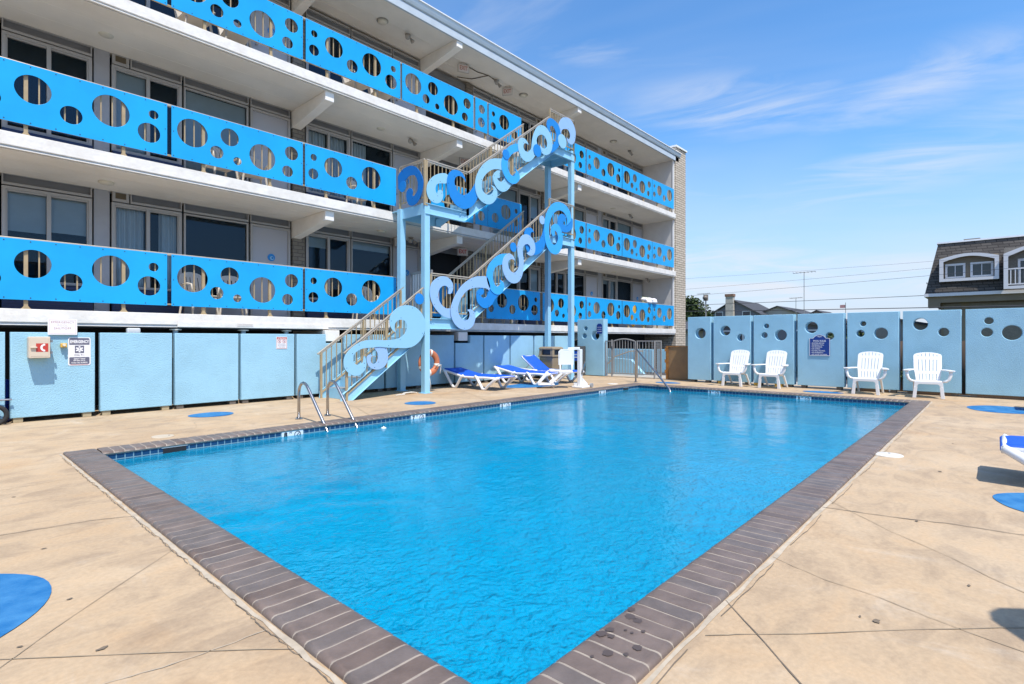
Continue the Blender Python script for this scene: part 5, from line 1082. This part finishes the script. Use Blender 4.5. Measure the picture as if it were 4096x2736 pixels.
# ------------------------------------------------------------------ trash bin and towel cabinet
t = thing('trash_bin', 'tan trash bin with dark openings behind the loungers', 'trash bin', (13.1,10.22,0))
bx0, bx1, by0, by1 = 12.83,13.37,9.95,10.49; cxb, cyb = 13.1, 10.22
m = MB(); k = .82
def fr(s, z): return [(cxb-.27*s,cyb-.27*s,z),(cxb+.27*s,cyb-.27*s,z),(cxb+.27*s,cyb+.27*s,z),(cxb-.27*s,cyb+.27*s,z)]
lv = [(.80,.0),(.80,.03),(.97,.66),(1.0,.69)]; vs = sum([fr(s,z) for s, z in lv], [])
m.add(vs, [(j*4+i, j*4+(i+1) % 4, (j+1)*4+(i+1) % 4, (j+1)*4+i) for j in range(3) for i in range(4)] + [(3,2,1,0),(12,13,14,15)]); m.build('bin_body', TANP, t, bevel=.03, seg=3)
m = MB(); z0, z1 = .692, 1.0
for sx in (-1,1):
    for sy in (-1,1): m.prism([(-.05,-.05),(.05,-.05),(.05,.05),(-.05,.05)], (cxb+sx*.225,cyb+sy*.225,z0+.05), (1,0,0), (0,1,0), (-sx*.015,-sy*.015,.18))
m.box(cxb-.285,cxb+.285,cyb-.285,cyb+.285,z0,z0+.055)
lv = [(1.0,.915),(1.02,.93),(.98,.975),(.80,1.0)]; vs = sum([fr(s,z) for s, z in lv], [])
m.add(vs, [(j*4+i, j*4+(i+1) % 4, (j+1)*4+(i+1) % 4, (j+1)*4+i) for j in range(3) for i in range(4)] + [(3,2,1,0),(12,13,14,15)]); m.build('bin_lid', TANP, t, bevel=.012)
m = MB(); m.box(cxb-.2,cxb+.25,cyb-.2,cyb+.2,.75,.914); m.build('bin_inside', BOLT, t)
t = thing('towel_cabinet', 'dark grey open cabinet with folded towels beside the tall panel', 'cabinet', (15.05,10.6,0))
m = MB(); a, b = 10.37, 11.0
m.box(14.88,15.185,a,a+.03,0,1.0); m.box(14.88,15.185,b-.03,b,0,1.0); m.box(14.88,15.185,a+.03,b-.03,.97,1.0); m.box(14.88,15.185,a+.03,b-.03,.05,.08); m.box(14.9,15.185,a+.03,b-.03,.48,.505); m.box(15.16,15.184,a+.03,b-.03,.08,.97); m.build('cabinet_body', CABG, t, bevel=.004)
for i in range(7):
    m = MB(); z = .507+.046*i; m.box(14.90+random.uniform(0,.02),15.12,10.44,10.72+random.uniform(-.03,.02),z,z+.042)
    o = m.build('folded_towel', [mat('towel_blue', (.02,.10,.55), .9), mat('towel_pale', (.62,.64,.72), .9)][i in (2,4)], bevel=.014)
    tag(o, ['blue folded towel at the bottom of the cabinet stack','blue folded towel second from the bottom of the cabinet stack','white folded towel low in the cabinet stack','blue folded towel between the two white ones in the cabinet','white folded towel high in the cabinet stack','blue folded towel second from the top of the cabinet stack','blue folded towel on top of the cabinet stack'][i], 'towel', 'folded towels in the cabinet')

# ------------------------------------------------------------------ metal fence with arched gate
GX = 15.25
def pick(m, ya, yb, n, z0, zt, x=GX, r=.011):
    for i in range(n):
        y = ya+(yb-ya)*(i+.5)/n; m.cyl((x,y,z0),(x,y,zt(i,n)),r,n=8)
t = thing('metal_fence', 'short grey picket fence between the tall panel and the arched gate', 'fence', (GX,9.47,0))
m = MB(); m.cyl((GX,9.60,0),(GX,9.60,1.19),.022,n=10); m.cyl((GX,9.37,0),(GX,9.37,1.22),.026,n=10); m.build('fence_post', GREYM, t, smooth=True)
m = MB(); m.bar((GX,9.6,1.17),(GX,9.37,1.17),.03,.03); m.bar((GX,9.6,.11),(GX,9.37,.11),.03,.03); m.build('rail', GREYM, t)
m = MB(); pick(m, 9.58, 9.40, 2, .11, lambda i,n: 1.16); m.build('pickets', GREYM, t)
t = thing('arched_gate', 'grey metal gate with an arched top rail and round pickets', 'gate', (GX,8.93,0))
ah = lambda y: 1.165+.075*math.sin(PI*max(0,min(1,(9.33-y)/.82)))
m = MB(); m.tube([(GX,9.33,.08)]+[(GX,9.33-.82*k/16,ah(9.33-.82*k/16)) for k in range(17)]+[(GX,8.51,.08)], .020, 8); m.tube([(GX,9.33,.13),(GX,8.51,.13)], .018, 8); m.build('gate_frame', GREYM, t, smooth=True)
m = MB(); pick(m, 9.33, 8.51, 8, .13, lambda i,n: ah(9.33-.82*(i+.5)/n)); m.build('pickets', GREYM, t, smooth=True)
m = MB(); m.box(GX-.03,GX+.03,8.47,8.51,.55,.75); m.build('latch', CABG, t); m = MB(); m.cyl((GX,9.36,.9),(GX,9.36,1.0),.03,n=10); m.build('hinge', BOLT, t)
t = thing('metal_fence', 'grey picket fence section right of the arched gate turning the corner', 'fence', (GX,8.1,0))
for (x, y) in ((GX,8.44),(GX+.03,7.86),(GX+.42,7.84)):
    m = MB(); m.cyl((x,y,0),(x,y,1.19),.026,n=10); m.build('fence_post', GREYM, t, smooth=True)
m = MB()
for z in (1.175,.13): m.bar((GX,8.44,z),(GX+.03,7.86,z),.034,.034); m.bar((GX+.03,7.86,z),(GX+.42,7.84,z),.034,.034)
m.build('rail', GREYM, t); m = MB(); pick(m, 8.42, 7.88, 5, .13, lambda i,n: 1.165, GX+.015)
for k in range(4): x = GX+.1+.085*k; m.cyl((x,7.85,.13),(x,7.85,1.165),.011,n=8)
m.build('pickets', GREYM, t, smooth=True)
# brown steel door
t = thing('steel_door', 'brown rusty steel door standing between the fence and the blue wall', 'door', (15.3,7.1,0))
m = MB(); m.box(15.28,15.31,6.55,7.40,.04,1.0); m.build('door_leaf', RUST, t)
m = MB(); m.box(15.26,15.32,7.402,7.48,.02,1.03); m.box(15.26,15.32,6.5,7.402,1.002,1.03); m.box(15.27,15.315,6.5,7.402,.015,.038); m.build('door_frame', RUSTE, t)
for z in (.2,.52,.86): m = MB(); m.cyl((15.25,7.49,z),(15.25,7.49,z+.1),.02,n=8); m.build('hinge', RUSTE, t)
# blue screens seen beyond the gate
for i, (y0, y1, z1, x, lb) in enumerate(((9.1,11.6,.86,17.6,'pale blue stucco screen seen through the arched gate'),(8.05,8.95,.86,17.7,'pale blue stucco screen behind the fence right of the gate'),(7.2,7.95,.86,17.75,'narrow pale blue stucco screen behind the fence corner'))):
    t = stucco('stucco_panel', lb, rect(-y1,-y0,.06,z1), [], FY(x,0,0), .18, group='stucco screens beyond the gate', loc=(x,(y0+y1)/2,0))
t = thing('stair_wall', 'low pale blue sloping stair wall beyond the gate', 'wall', (16.8,9.6,-.1))
m = MB(); m.prism([(-10.9,-.1),(-9.0,-.1),(-9.0,.02),(-9.5,.52),(-10.9,.60)], (16.7,0,0), (0,-1,0), (0,0,1), (.16,0,0)); m.v = [(a,-b if False else b,c) for a,b,c in m.v]; m.build('wall_body', STUCCO, t)
m = MB(); m.tube([(16.5,10.6,.1),(16.5,10.0,.62),(16.5,9.4,.82),(16.5,8.9,.83)], .02); m.build('handrail', RAILM, t)
# pool rules sign on wall
t = thing('pool_rules_sign', 'navy pool rules sign with an arched top and white border', 'sign', (RX-.01,3.24,.95))
yc, zc = 3.245, 1.06
def sh(k): return [(-.225*k,-.235*k),(.225*k,-.235*k),(.225*k,.20*k),(.15*k,.20*k),(.10*k,.255*k),(.05*k,.28*k),(0,.29*k),(-.05*k,.28*k),(-.10*k,.255*k),(-.15*k,.20*k),(-.225*k,.20*k)]
MB().mesh(plate([sh(1)], .012, FY(RX-.009,yc,zc), .002)).build('sign_board', NAVY, t)
m = MB(); m.mesh(plate([sh(1.0), sh(.955)], .002, FY(RX-.0165,yc,zc))); m.build('border_line', SIGNW, t)
m = MB(); M = FY(RX-.0165,yc,zc)
m.mesh(letters('POOL RULES', .058, M @ Matrix.Translation((0,.13,0)), .0005, bold=.001, sx=.85))
for q, tx in enumerate(['\u2022 SHOWER BEFORE','  ENTERING POOL.','\u2022 NO RUNNING.','\u2022 NO DIVING.','\u2022 NO BALL PLAYING.','\u2022 NO HORSEPLAY.','\u2022 NO FOOD OR DRINK.']):
    m.mesh(letters(tx, .040, M @ Matrix.Translation((-.19,.075-.047*q,0)), .0005, 'LEFT', bold=.0006, sx=.86))
m.mesh(plate([[(-.06,.235),(-.03,.245),(0,.238),(.03,.245),(.06,.235),(.03,.232),(0,.226),(-.03,.232)]], .001, M))
m.build('lettering', SIGNW, t)
m = MB(); m.cyl((RX-.017,yc,zc+.265),(RX-.02,yc,zc+.265),.006,n=8); m.build('screw', STEEL, t)
# ------------------------------------------------------------------ background beyond the wall
HX = 35.0
t = thing('mansard_house', 'house with a dark shingled mansard roof and arched white dormers', 'house', (HX+4, -4, -.1))
TANW = mat('siding_tan_shade', (.22,.175,.12), .75, var=.06, vs=2); WTRIM = mat('house_white_trim', (.72,.70,.70), .5); SIDG = mat('siding_grey_weave', (.19,.17,.14), .8, var=.12, vs=14)
Y0, Y1 = 2.75, -22.
m = MB(); m.prism([(0,3.58),(.62,6.18),(9,6.18),(9.6,3.58)], (HX,Y1,0), (1,0,0), (0,0,1), (0,Y0-Y1,0))
m.v = [(x, y if not (abs(y-Y0) < .01 and z > 5) else Y0-.5, z) for x, y, z in m.v]; m.build('mansard_roof', SHING, t)
m = MB(); m.box(HX+.55,HX+9.1,Y1,Y0-.45,6.181,6.26); m.build('roof_edge', EDGEW, t)
m = MB(); m.box(HX-.04,HX+9.6,Y1,Y0+.03,3.42,3.579); m.build('eave_fascia', WTRIM, t)
m = MB(); m.box(HX+.1,HX+9.4,Y1,Y0-.12,3.10,3.419); m.box(HX+.1,HX+.8,Y0-.62,Y0-.12,2.86,3.10); m.build('eave_beam', TANW, t)
m = MB(); m.box(HX+.5,HX+9.2,Y1,Y0-.64,-.15,3.10); m.build('wall', TANW, t)
for a, b in ((2.02,1.33),(1.0,-2.6),(-3.0,-6.5)):
    m = MB(); m.box(HX+.46,HX+.5,b,a,.6,3.05); m.build('screen_panel', SIDG, t)
def dormer(ya, yb, za, zs, zm, balc):
    m = MB(); n = 12; xf = HX-(.16 if not balc else .30); top = [(ya+(yb-ya)*k/n, zs+(zm-zs)*math.sin(PI*k/n)) for k in range(n+1)]
    outp = [(yb,za),(ya,za)] + top
    inn = [(ya-.16,za+.14),(yb+.16,za+.14)] + [(yb+.16+(ya-yb-.32)*k/n, zs-.14+(zm-zs)*math.sin(PI*k/n)) for k in range(n+1)]
    M = frame((xf,0,0),(0,-1,0),(0,0,1))
    me = plate([[(-a,b) for a,b in outp],[(-a,b) for a,b in inn]], .10, M); m.mesh(me); d = m.build('dormer_frame', WTRIM, t)
    m = MB(); vs = [(xf+.04,a,b) for a,b in [(ya,za)]+top+[(yb,za)]]; vs += [(HX+.9,a,b) for _,a,b in vs]; k = len(vs)//2
    m.add(vs, [(i,i+1,i+1+k,i+k) for i in range(k-1)]); m.build('dormer_cheek', WTRIM, d, fixn=False)
    xb = HX+.07
    m = MB(); m.box(xb,xb+.05,yb+.02,ya-.02,za+.02,zm-.1); m.build('dormer_wall', TANW if not balc else SIDG, d)
    ws = ((ya-.22,(ya+yb)/2+.12),((ya+yb)/2-.07,yb+.2)) if not balc else ((ya-.5,ya-1.7),)
    for a, b in ws:
        m = MB(); z0, z1 = (za+.17, zs-.24) if not balc else (za+.2,zs-.25)
        for q in ((b,a,z1-.10,z1),(b,a,z0,z0+.08),(a-.09,a,z0+.08,z1-.10),(b,b+.09,z0+.08,z1-.10)): m.box(xb-.06,xb,*q)
        m.box(xb-.04,xb-.01,(a+b)/2-.015,(a+b)/2+.015,z0+.08,z1-.1); w = m.build('window', WTRIM, d)
        m = MB(); m.box(xb-.03,xb-.012,b+.09,a-.09,z0+.08,z1-.1); m.build('pane', mat('dormer_glass', (.045,.06,.065) if not balc else (.2,.25,.32), .12), w)
    if balc:
        m = MB(); m.bar((xf,ya-.16,za+.95),(xf,yb+.16,za+.95),.06,.06); m.bar((xf,ya-.16,za+.22),(xf,yb+.16,za+.22),.05,.05)
        nb = int((ya-yb-.3)/.16)
        for k in range(nb): y = ya-.25-.16*k; m.box(xf-.02,xf+.02,y-.02,y+.02,za+.22,za+.95)
        m.build('balcony_rail', WTRIM, d)
dormer(2.15,-.10,4.14,5.28,5.50,False); dormer(-.26,-3.2,3.62,5.30,5.72,True); dormer(-4.4,-6.8,4.14,5.28,5.50,False)
t2 = thing('rooftop_unit', 'small grey louvered unit on the mansard roof', 'roof unit', (HX+3, .9, 6.26)); m = MB(); m.box(HX+1.2,HX+2.2,.6,1.25,6.261,6.40); 
for k in range(8): m.box(HX+1.17,HX+1.2,.62+.08*k,.66+.08*k,6.28,6.385)
m.build('unit_body', SIDG, t2)
# far houses
def gable(name, label, x, y, w, d, zb, ze, zr, wall, roofm, yaw=0., chim=None, wins=(), group='houses beyond the wall'):
    t = thing(name, label, 'house', (x,y,-.13), group); Mz = Matrix.Translation((x,y,0)) @ Matrix.Rotation(yaw,4,'Z')
    def fin(m, n, mt): m.v = [tuple(Mz @ Vector(v)) for v in m.v]; return m.build(n, mt, t)
    m = MB(); m.prism([(-w/2,zb),(w/2,zb),(w/2,ze),(0,zr-.12),(-w/2,ze)], (-d/2,0,0), (0,1,0), (0,0,1), (d,0,0)); fin(m,'wall',wall)
    m = MB(); ov = .35; s = (zr-ze)/(w/2)
    for q in (-1,1): m.prism([(0,zr),(q*(w/2+ov),ze-ov*s),(q*(w/2+ov),ze-ov*s-.14),(0,zr-.14)], (-d/2-.3,0,0), (0,1,0), (0,0,1), (d+.6,0,0))
    fin(m,'roof',roofm)
    for (yy, z0, ww, hh) in wins:
        m = MB(); m.box(-d/2-.06,-d/2-.005,yy-ww/2-.1,yy+ww/2+.1,z0-.1,z0+hh+.1); o = fin(m,'window',WTRIM)
        m = MB(); m.box(-d/2-.09,-d/2-.06,yy-ww/2,yy+ww/2,z0,z0+hh); m.v = [tuple(Mz @ Vector(v)) for v in m.v]; m.build('pane', mat('far_glass', (.03,.035,.05), .15), o)
    if chim:
        cy, cw, cz = chim; m = MB(); m.box(-d/2-.75,-d/2-.07,cy-cw/2,cy+cw/2,zb,cz); o = fin(m,'chimney',mat('chimney_render', (.42,.38,.33), .85, var=.12, vs=3))
        m = MB(); m.box(-d/2-.82,-d/2,cy-cw/2-.08,cy+cw/2+.08,cz+.001,cz+.35); m.v = [tuple(Mz @ Vector(v)) for v in m.v]; m.build('chimney_cap', mat('chimney_brick', (.22,.12,.08), .9, var=.2, vs=8), o)
    return t
RG = mat('far_roof_slate', (.055,.055,.06), .85, var=.15, vs=6); WG = mat('far_wall_grey', (.17,.17,.20), .85); WB = mat('far_wall_beige', (.42,.37,.32), .8)
gable('chimney_house', 'grey gabled house with a tall rendered chimney above the left wall panels', 80, 26.75, 6.6, 10, -.13, 4.75, 6.65, WG, RG, chim=(.35,1.0,7.05), wins=((2.0,4.3,.9,.65),(-1.7,4.3,.9,.65)))
gable('gabled_house', 'dark roofed house with a low ridge right of the chimney house', 84, 22.0, 7.0, 12, -.13, 4.4, 5.75, WB, RG, R_(0), wins=((0,3.6,.9,.9),))
gable('gabled_house', 'small dark roofed house farthest right of the chimney house', 88, 18.6, 5.0, 8, -.13, 4.0, 5.3, WB, RG, wins=((0,3.2,.9,.8),))
gable('garage', 'low grey garage glimpsed through the wall holes behind the left chairs', 38, 10.5, 8.0, 6, -.13, 2.0, 2.6, WG, RG, R_(0), wins=((2,.9,1.1,.8),(-2.2,.9,1.1,.8)), group='low garages across the street')
gable('garage', 'low beige garage glimpsed through the wall holes behind the rules sign', 40, 15.2, 7.0, 6, -.13, 2.0, 2.6, WB, RG, R_(90), group='low garages across the street')
gable('cottage', 'pale low cottage seen in the slits right of the rules sign', 46, 5.6, 8.0, 7, -.13, 1.9, 2.75, WB, RG, wins=((1.5,.8,1.0,.9),), group='low garages across the street')
# trees and shrubs made of leaf clumps
LEAF = [mat('leaf_dark', (.022,.045,.010), .8), mat('leaf_mid', (.05,.08,.018), .8), mat('leaf_light', (.10,.125,.03), .8)]
BARK = mat('bark_brown', (.10,.07,.05), .9)
def clumps(mb, c, r, n, rng, s0=.09, sc=(1,1,1), leaves=9):
    for _ in range(n):
        d = Vector((rng.gauss(0,1), rng.gauss(0,1), rng.gauss(0,1))).normalized() * (rng.random()**.45)
        p = Vector(c) + Vector((d.x*r*sc[0], d.y*r*sc[1], d.z*r*sc[2])); mi = 0 if d.z < -.1 else rng.choice((0,1,1,2))
        mi = rng.choice((0,0,1,1,2))
        for _ in range(leaves):
            q = p + Vector((rng.uniform(-1,1), rng.uniform(-1,1), rng.uniform(-1,1)))*s0*1.8
            a = Vector((rng.uniform(-1,1), rng.uniform(-1,1), rng.uniform(-.4,1))).normalized(); b = a.cross(Vector((rng.uniform(-1,1),rng.uniform(-1,1),rng.uniform(-1,1)))).normalized()
            mb.add([q-a*s0, q+b*s0*.5, q+a*s0, q-b*s0*.5], [(0,1,2,3)], mi)
def tree(name, label, x, y, blobs, trunk, seed, s0, per, group=None):
    t = thing(name, label, 'tree' if 'tree' in name else 'shrub', (x,y,-.13), group); rng = random.Random(seed)
    m = MB(); 
    for (bx,by,bz,r) in blobs: clumps(m, (x+bx,y+by,bz), r, int(per*r*r), rng, s0, (1,1,.8))
    m.build('crown', LEAF, t, fixn=False)
    m = MB(); m.tube([(x,y,-.13),(x+.05,y,1.2),(x,y+.1,trunk)], [.22,.17,.05], 8)
    for (bx,by,bz,r) in blobs[:5]: m.tube([(x,y+.05,trunk*.45),(x+bx*.5,y+by*.5,trunk*.45+(bz-trunk*.45)*.6),(x+bx,y+by,bz)], [.09,.06,.02], 6)
    m.build('trunk', BARK, t, smooth='all')
tree('pine_tree', 'dark green bushy pine tree rising right of the brick end wall', 45, 20.0, [(0,1.2,3.6,1.5),(0,.2,4.0,1.2),(.3,-.9,3.3,1.2),(0,-1.7,2.4,1.1),(.3,1.4,2.2,1.7),(0,-.2,2.4,1.6),(0,2.2,4.4,.9),(0,-.5,4.3,.6),(0,-2.4,1.6,.9),(0,.6,1.2,1.6)], 4.2, 11, .13, 110)
tree('shrub', 'yellow green shrub seen through a hole beside the rules sign', 22.5, 4.55, [(0,0,.9,.7),(0,.5,.6,.5)], 1.0, 12, .07, 220, 'street shrubs beyond the wall')
tree('shrub', 'leafy shrub seen in the slit left of the third chair', 24, 4.1, [(0,0,1.1,.6),(0,-.3,.7,.5)], 1.0, 13, .07, 220, 'street shrubs beyond the wall')
tree('shrub', 'round shrub across the street behind the two hole panel', 33, 12.6, [(0,0,.8,.9),(0,.9,.7,.7)], 1.0, 14, .09, 160, 'street shrubs beyond the wall')
tree('shrub', 'low green plant at the foot of the wall right of the last chair', 15.75, .53, [(0,0,.28,.22)], .3, 15, .035, 900, 'street shrubs beyond the wall')
tree('shrub', 'low green plant in the slit between the third and fourth chairs', 15.8, 1.62, [(0,0,.30,.24)], .3, 16, .035, 900, 'street shrubs beyond the wall')
# street lamp, poles, aerials, wires
t = thing('street_lamp', 'pale street lamp with a round head in front of the pine tree', 'street lamp', (30,12.28,-.13))
m = MB(); m.cyl((30,12.28,-.13),(30,12.26,3.45),.05,.035,n=8); m.build('pole', GREYM, t); m = MB(); m.cyl((30,12.26,3.42),(30,12.26,3.75),.13,.13,n=14); m.sphere((29.9,12.26,3.58),.14,10,8); m.build('lamp_head', mat('lamp_head_brown', (.18,.15,.12), .5), t, smooth=True)
def aerial(name, label, x, y, z0, z1, w, group='roof aerials and masts'):
    t = thing(name, label, 'aerial', (x,y,z0), group); m = MB(); m.cyl((x,y,z0),(x,y,z1),.03,n=6); m.build('mast', GREYM, t)
    m = MB(); m.cyl((x,y+w/2,z1-.05),(x,y-w/2,z1+.02),.025,n=6)
    for k in range(7): q = y+w/2-w*k/6; m.cyl((x-.35,q,z1-.03),(x+.35,q,z1-.03),.018,n=5); m.cyl((x,q,z1-.08),(x,q,z1+.06),.018,n=5)
    m.build('aerial_rods', GREYM, t)
aerial('roof_aerial', 'television aerial above the pine tree', 62, 25.6, -.1, 6.6, 1.4); aerial('roof_aerial', 'small television aerial left of the tall mast', 70, 17.7, -.1, 6.15, 1.3); aerial('antenna_mast', 'tall thin mast with a broad crossbar above the third wall panel', 60, 14.42, -.1, 8.0, 2.0); aerial('antenna_mast', 'mast with a crossbar just left of the mansard house', 46, 2.85, -.1, 5.05, 1.3)
def wire(label, x, y0, z0, y1, z1, r):
    m = MB(); pts = [(x, y0+(y1-y0)*k/20, z0+(z1-z0)*k/20-.10*math.sin(PI*k/20)) for k in range(21)]; m.tube(pts, r, 5); tag(m.build('overhead_wire', mat('wire_black', (.05,.05,.055), .6), smooth='all'), label, 'wire', 'overhead wires behind the wall')
wire('thick black overhead wire crossing the mansard house just above the wall', 25, 19, 2.80, -9, 2.30, .016)
wire('overhead wire passing the chimney house and ending behind the mansard eave', 41, 27, 4.05, -3, 3.92, .017)
wire('thin overhead wire crossing the dormer windows, lowest of three', 26, 16, 3.33, -8, 4.08, .006)
wire('thin overhead wire crossing the dormer windows, middle of three', 26, 16, 3.70, -8, 4.30, .0045)
wire('thin overhead wire crossing the dormer windows, topmost of three', 26, 16, 4.36, -8, 4.28, .004)
t = thing('flag', 'tiny flag on a thin pole above the middle of the wall', 'flag', (70,12.6,-.1)); m = MB(); m.cyl((70,12.6,-.1),(70,12.6,5.35),.03,n=6); m.build('flagpole', GREYM, t); m = MB(); m.box(70,70.02,12.62,13.15,4.75,5.1); m.build('cloth', mat('flag_pale_red', (.5,.25,.25), .8), t)
# dark parked car behind the slits
t = thing('parked_car', 'dark car parked on the street, glimpsed through the wall slits', 'car', (21.5,4.2,-.13))
m = MB(); pr = [(-2.2,.35),(-2.2,.75),(-2.05,.85),(-1.2,.92),(-.55,1.38),(.75,1.40),(1.45,.98),(2.1,.92),(2.2,.7),(2.2,.35)]; m.prism(pr, (20.65,4.2,-.13), (0,1,0), (0,0,1), (1.7,0,0)); m.build('body', mat('car_dark_paint', (.02,.025,.035), .2), t, bevel=.06, seg=3)
m = MB(); m.prism([(-1.05,.95),(-.5,1.33),(.70,1.35),(1.25,1.0)], (20.635,4.2,-.13), (0,1,0), (0,0,1), (.02,0,0)); m.build('side_window', mat('car_glass', (.04,.05,.06), .1), t)
for y in (-1.35,1.35):
    for x in (20.62,22.2): m = MB(); m.cyl((x,4.2+y,.2),(x+.18,4.2+y,.2),.33,n=20); m.build('wheel', mat('tyre_black', (.02,.02,.02), .8), t, smooth=True)

# ------------------------------------------------------------------ sky, sun, camera
SUN = Vector((-.38,-1.0,2.05)).normalized()
el = math.asin(SUN.z)
w = bpy.data.worlds.new('World'); S.world = w; w.use_nodes = True; nt = w.node_tree; N = nt.nodes; L = nt.links
bg = N['Background']; bg.inputs['Strength'].default_value = .15
sk = N.new('ShaderNodeTexSky'); sk.sky_type = 'NISHITA'; sk.sun_disc = False; sk.sun_elevation = el; sk.sun_rotation = math.atan2(SUN.x, SUN.y)
sk.altitude = 0; sk.air_density = 1.0; sk.dust_density = .6; sk.ozone_density = 2.5
hs = N.new('ShaderNodeHueSaturation'); hs.inputs['Saturation'].default_value = 1.28; hs.inputs['Value'].default_value = 1.1; L.new(sk.outputs[0], hs.inputs['Color'])
tc = N.new('ShaderNodeTexCoord'); sx = N.new('ShaderNodeSeparateXYZ'); L.new(tc.outputs['Generated'], sx.inputs[0])
def math_(op, a, b=None, c=None, clamp=False):
    n = N.new('ShaderNodeMath'); n.operation = op; n.use_clamp = clamp
    for i, v in enumerate((a, b, c)):
        if v is None: continue
        if isinstance(v, (int, float)): n.inputs[i].default_value = v
        else: L.new(v, n.inputs[i])
    return n.outputs[0]
def cloud(rot, scl, loc, ns, det, lo, hi, amp, dist=.5, rough=.55):
    zc_ = math_('ADD', math_('MAXIMUM', sx.outputs[2], 0), .22)
    cb = N.new('ShaderNodeCombineXYZ'); L.new(math_('DIVIDE', sx.outputs[0], zc_), cb.inputs[0]); L.new(math_('DIVIDE', sx.outputs[1], zc_), cb.inputs[1])
    ro = N.new('ShaderNodeMapping'); ro.inputs['Rotation'].default_value = (0,0,R_(rot)); L.new(cb.outputs[0], ro.inputs[0])
    mp = N.new('ShaderNodeMapping'); mp.inputs['Scale'].default_value = scl; mp.inputs['Location'].default_value = loc; L.new(ro.outputs[0], mp.inputs[0])
    nz = N.new('ShaderNodeTexNoise'); nz.inputs['Scale'].default_value = ns; nz.inputs['Detail'].default_value = det; nz.inputs['Roughness'].default_value = rough; nz.inputs['Distortion'].default_value = dist; L.new(mp.outputs[0], nz.inputs[0])
    mr = N.new('ShaderNodeMapRange'); mr.interpolation_type = 'SMOOTHSTEP'; mr.inputs['From Min'].default_value = lo; mr.inputs['From Max'].default_value = hi; mr.inputs['To Max'].default_value = amp; L.new(nz.outputs['Fac'], mr.inputs['Value'])
    return mr.outputs[0]
veil = cloud(72, (.42,1.1,1), (.3,1.9,0), 1.1, 4, .38, .70, .55)
wisp = cloud(66, (.55,1.7,1), (2.1,.4,0), 1.9, 6, .47, .76, .60, .8)
horm = N.new('ShaderNodeMapRange'); horm.interpolation_type = 'SMOOTHSTEP'; horm.inputs['From Min'].default_value = .34; horm.inputs['From Max'].default_value = .0; horm.inputs['To Max'].default_value = .80; L.new(sx.outputs[2], horm.inputs['Value'])
az = math_('ARCTAN2', sx.outputs[1], sx.outputs[0])
fib = cloud(70, (.55,1.5,1), (3.1,4.4,0), 3.2, 7, .30, .72, 1., 1.0, .6)
tot = math_('MAXIMUM', math_('MULTIPLY', veil, .45), math_('MULTIPLY', wisp, .5))
for a0, z0, wa, wz, k_, amp in ((.337,.100,.27,.066,.12,.95),(.345,.375,.17,.040,.12,.75),(.595,.467,.09,.018,.046,.5),(.072,.353,.17,.040,-.149,.55),(.078,.263,.26,.045,-.148,.55),(.096,.095,.10,.040,.074,.8),(.298,.237,.2,.025,.007,.25)):
    dz = math_('SUBTRACT', math_('SUBTRACT', sx.outputs[2], z0), math_('MULTIPLY', math_('SUBTRACT', az, a0), k_))
    q = math_('ADD', math_('POWER', math_('ABSOLUTE', math_('DIVIDE', math_('SUBTRACT', az, a0), wa)), 2.), math_('POWER', math_('ABSOLUTE', math_('DIVIDE', dz, wz)), 2.))
    e_ = math_('EXPONENT', math_('MULTIPLY', q, -1.1))
    tot = math_('MAXIMUM', tot, math_('MULTIPLY', math_('MULTIPLY', e_, fib), amp))
m0 = N.new('ShaderNodeMix'); m0.data_type = 'RGBA'; L.new(horm.outputs[0], m0.inputs[0]); L.new(hs.outputs[0], m0.inputs[6]); m0.inputs[7].default_value = (2.35,2.8,3.9,1)
mx = N.new('ShaderNodeMix'); mx.data_type = 'RGBA'; L.new(tot, mx.inputs[0]); L.new(m0.outputs[2], mx.inputs[6]); mx.inputs[7].default_value = (3.6,3.8,4.2,1)
L.new(mx.outputs[2], bg.inputs[0])
sl = bpy.data.lights.new('sun', 'SUN'); sl.energy = 3.6; sl.angle = R_(.53); sl.color = (1,.955,.88); so = bpy.data.objects.new('sun', sl); COL.objects.link(so)
so.rotation_euler = SUN.to_track_quat('Z', 'Y').to_euler(); so.location = (0,0,40)
cam = bpy.data.cameras.new('camera'); co = bpy.data.objects.new('camera', cam); COL.objects.link(co); S.camera = co
co.location = (0,0,1.24); co.rotation_euler = (PI/2, 0, R_(42.13-90)); cam.sensor_width = 36; cam.lens = 36*2141.5/4096; cam.shift_y = -12/4096; cam.clip_start = .05; cam.clip_end = 3000
S.view_settings.view_transform = 'Standard'; S.view_settings.look = 'None'; S.view_settings.gamma = 1; S.view_settings.exposure = 0.6
S.cycles.max_bounces = 10; S.cycles.transparent_max_bounces = 12; S.cycles.diffuse_bounces = 5; S.cycles.glossy_bounces = 4
S.cycles.caustics_reflective = False; S.cycles.caustics_refractive = False; S.cycles.sample_clamp_indirect = 6
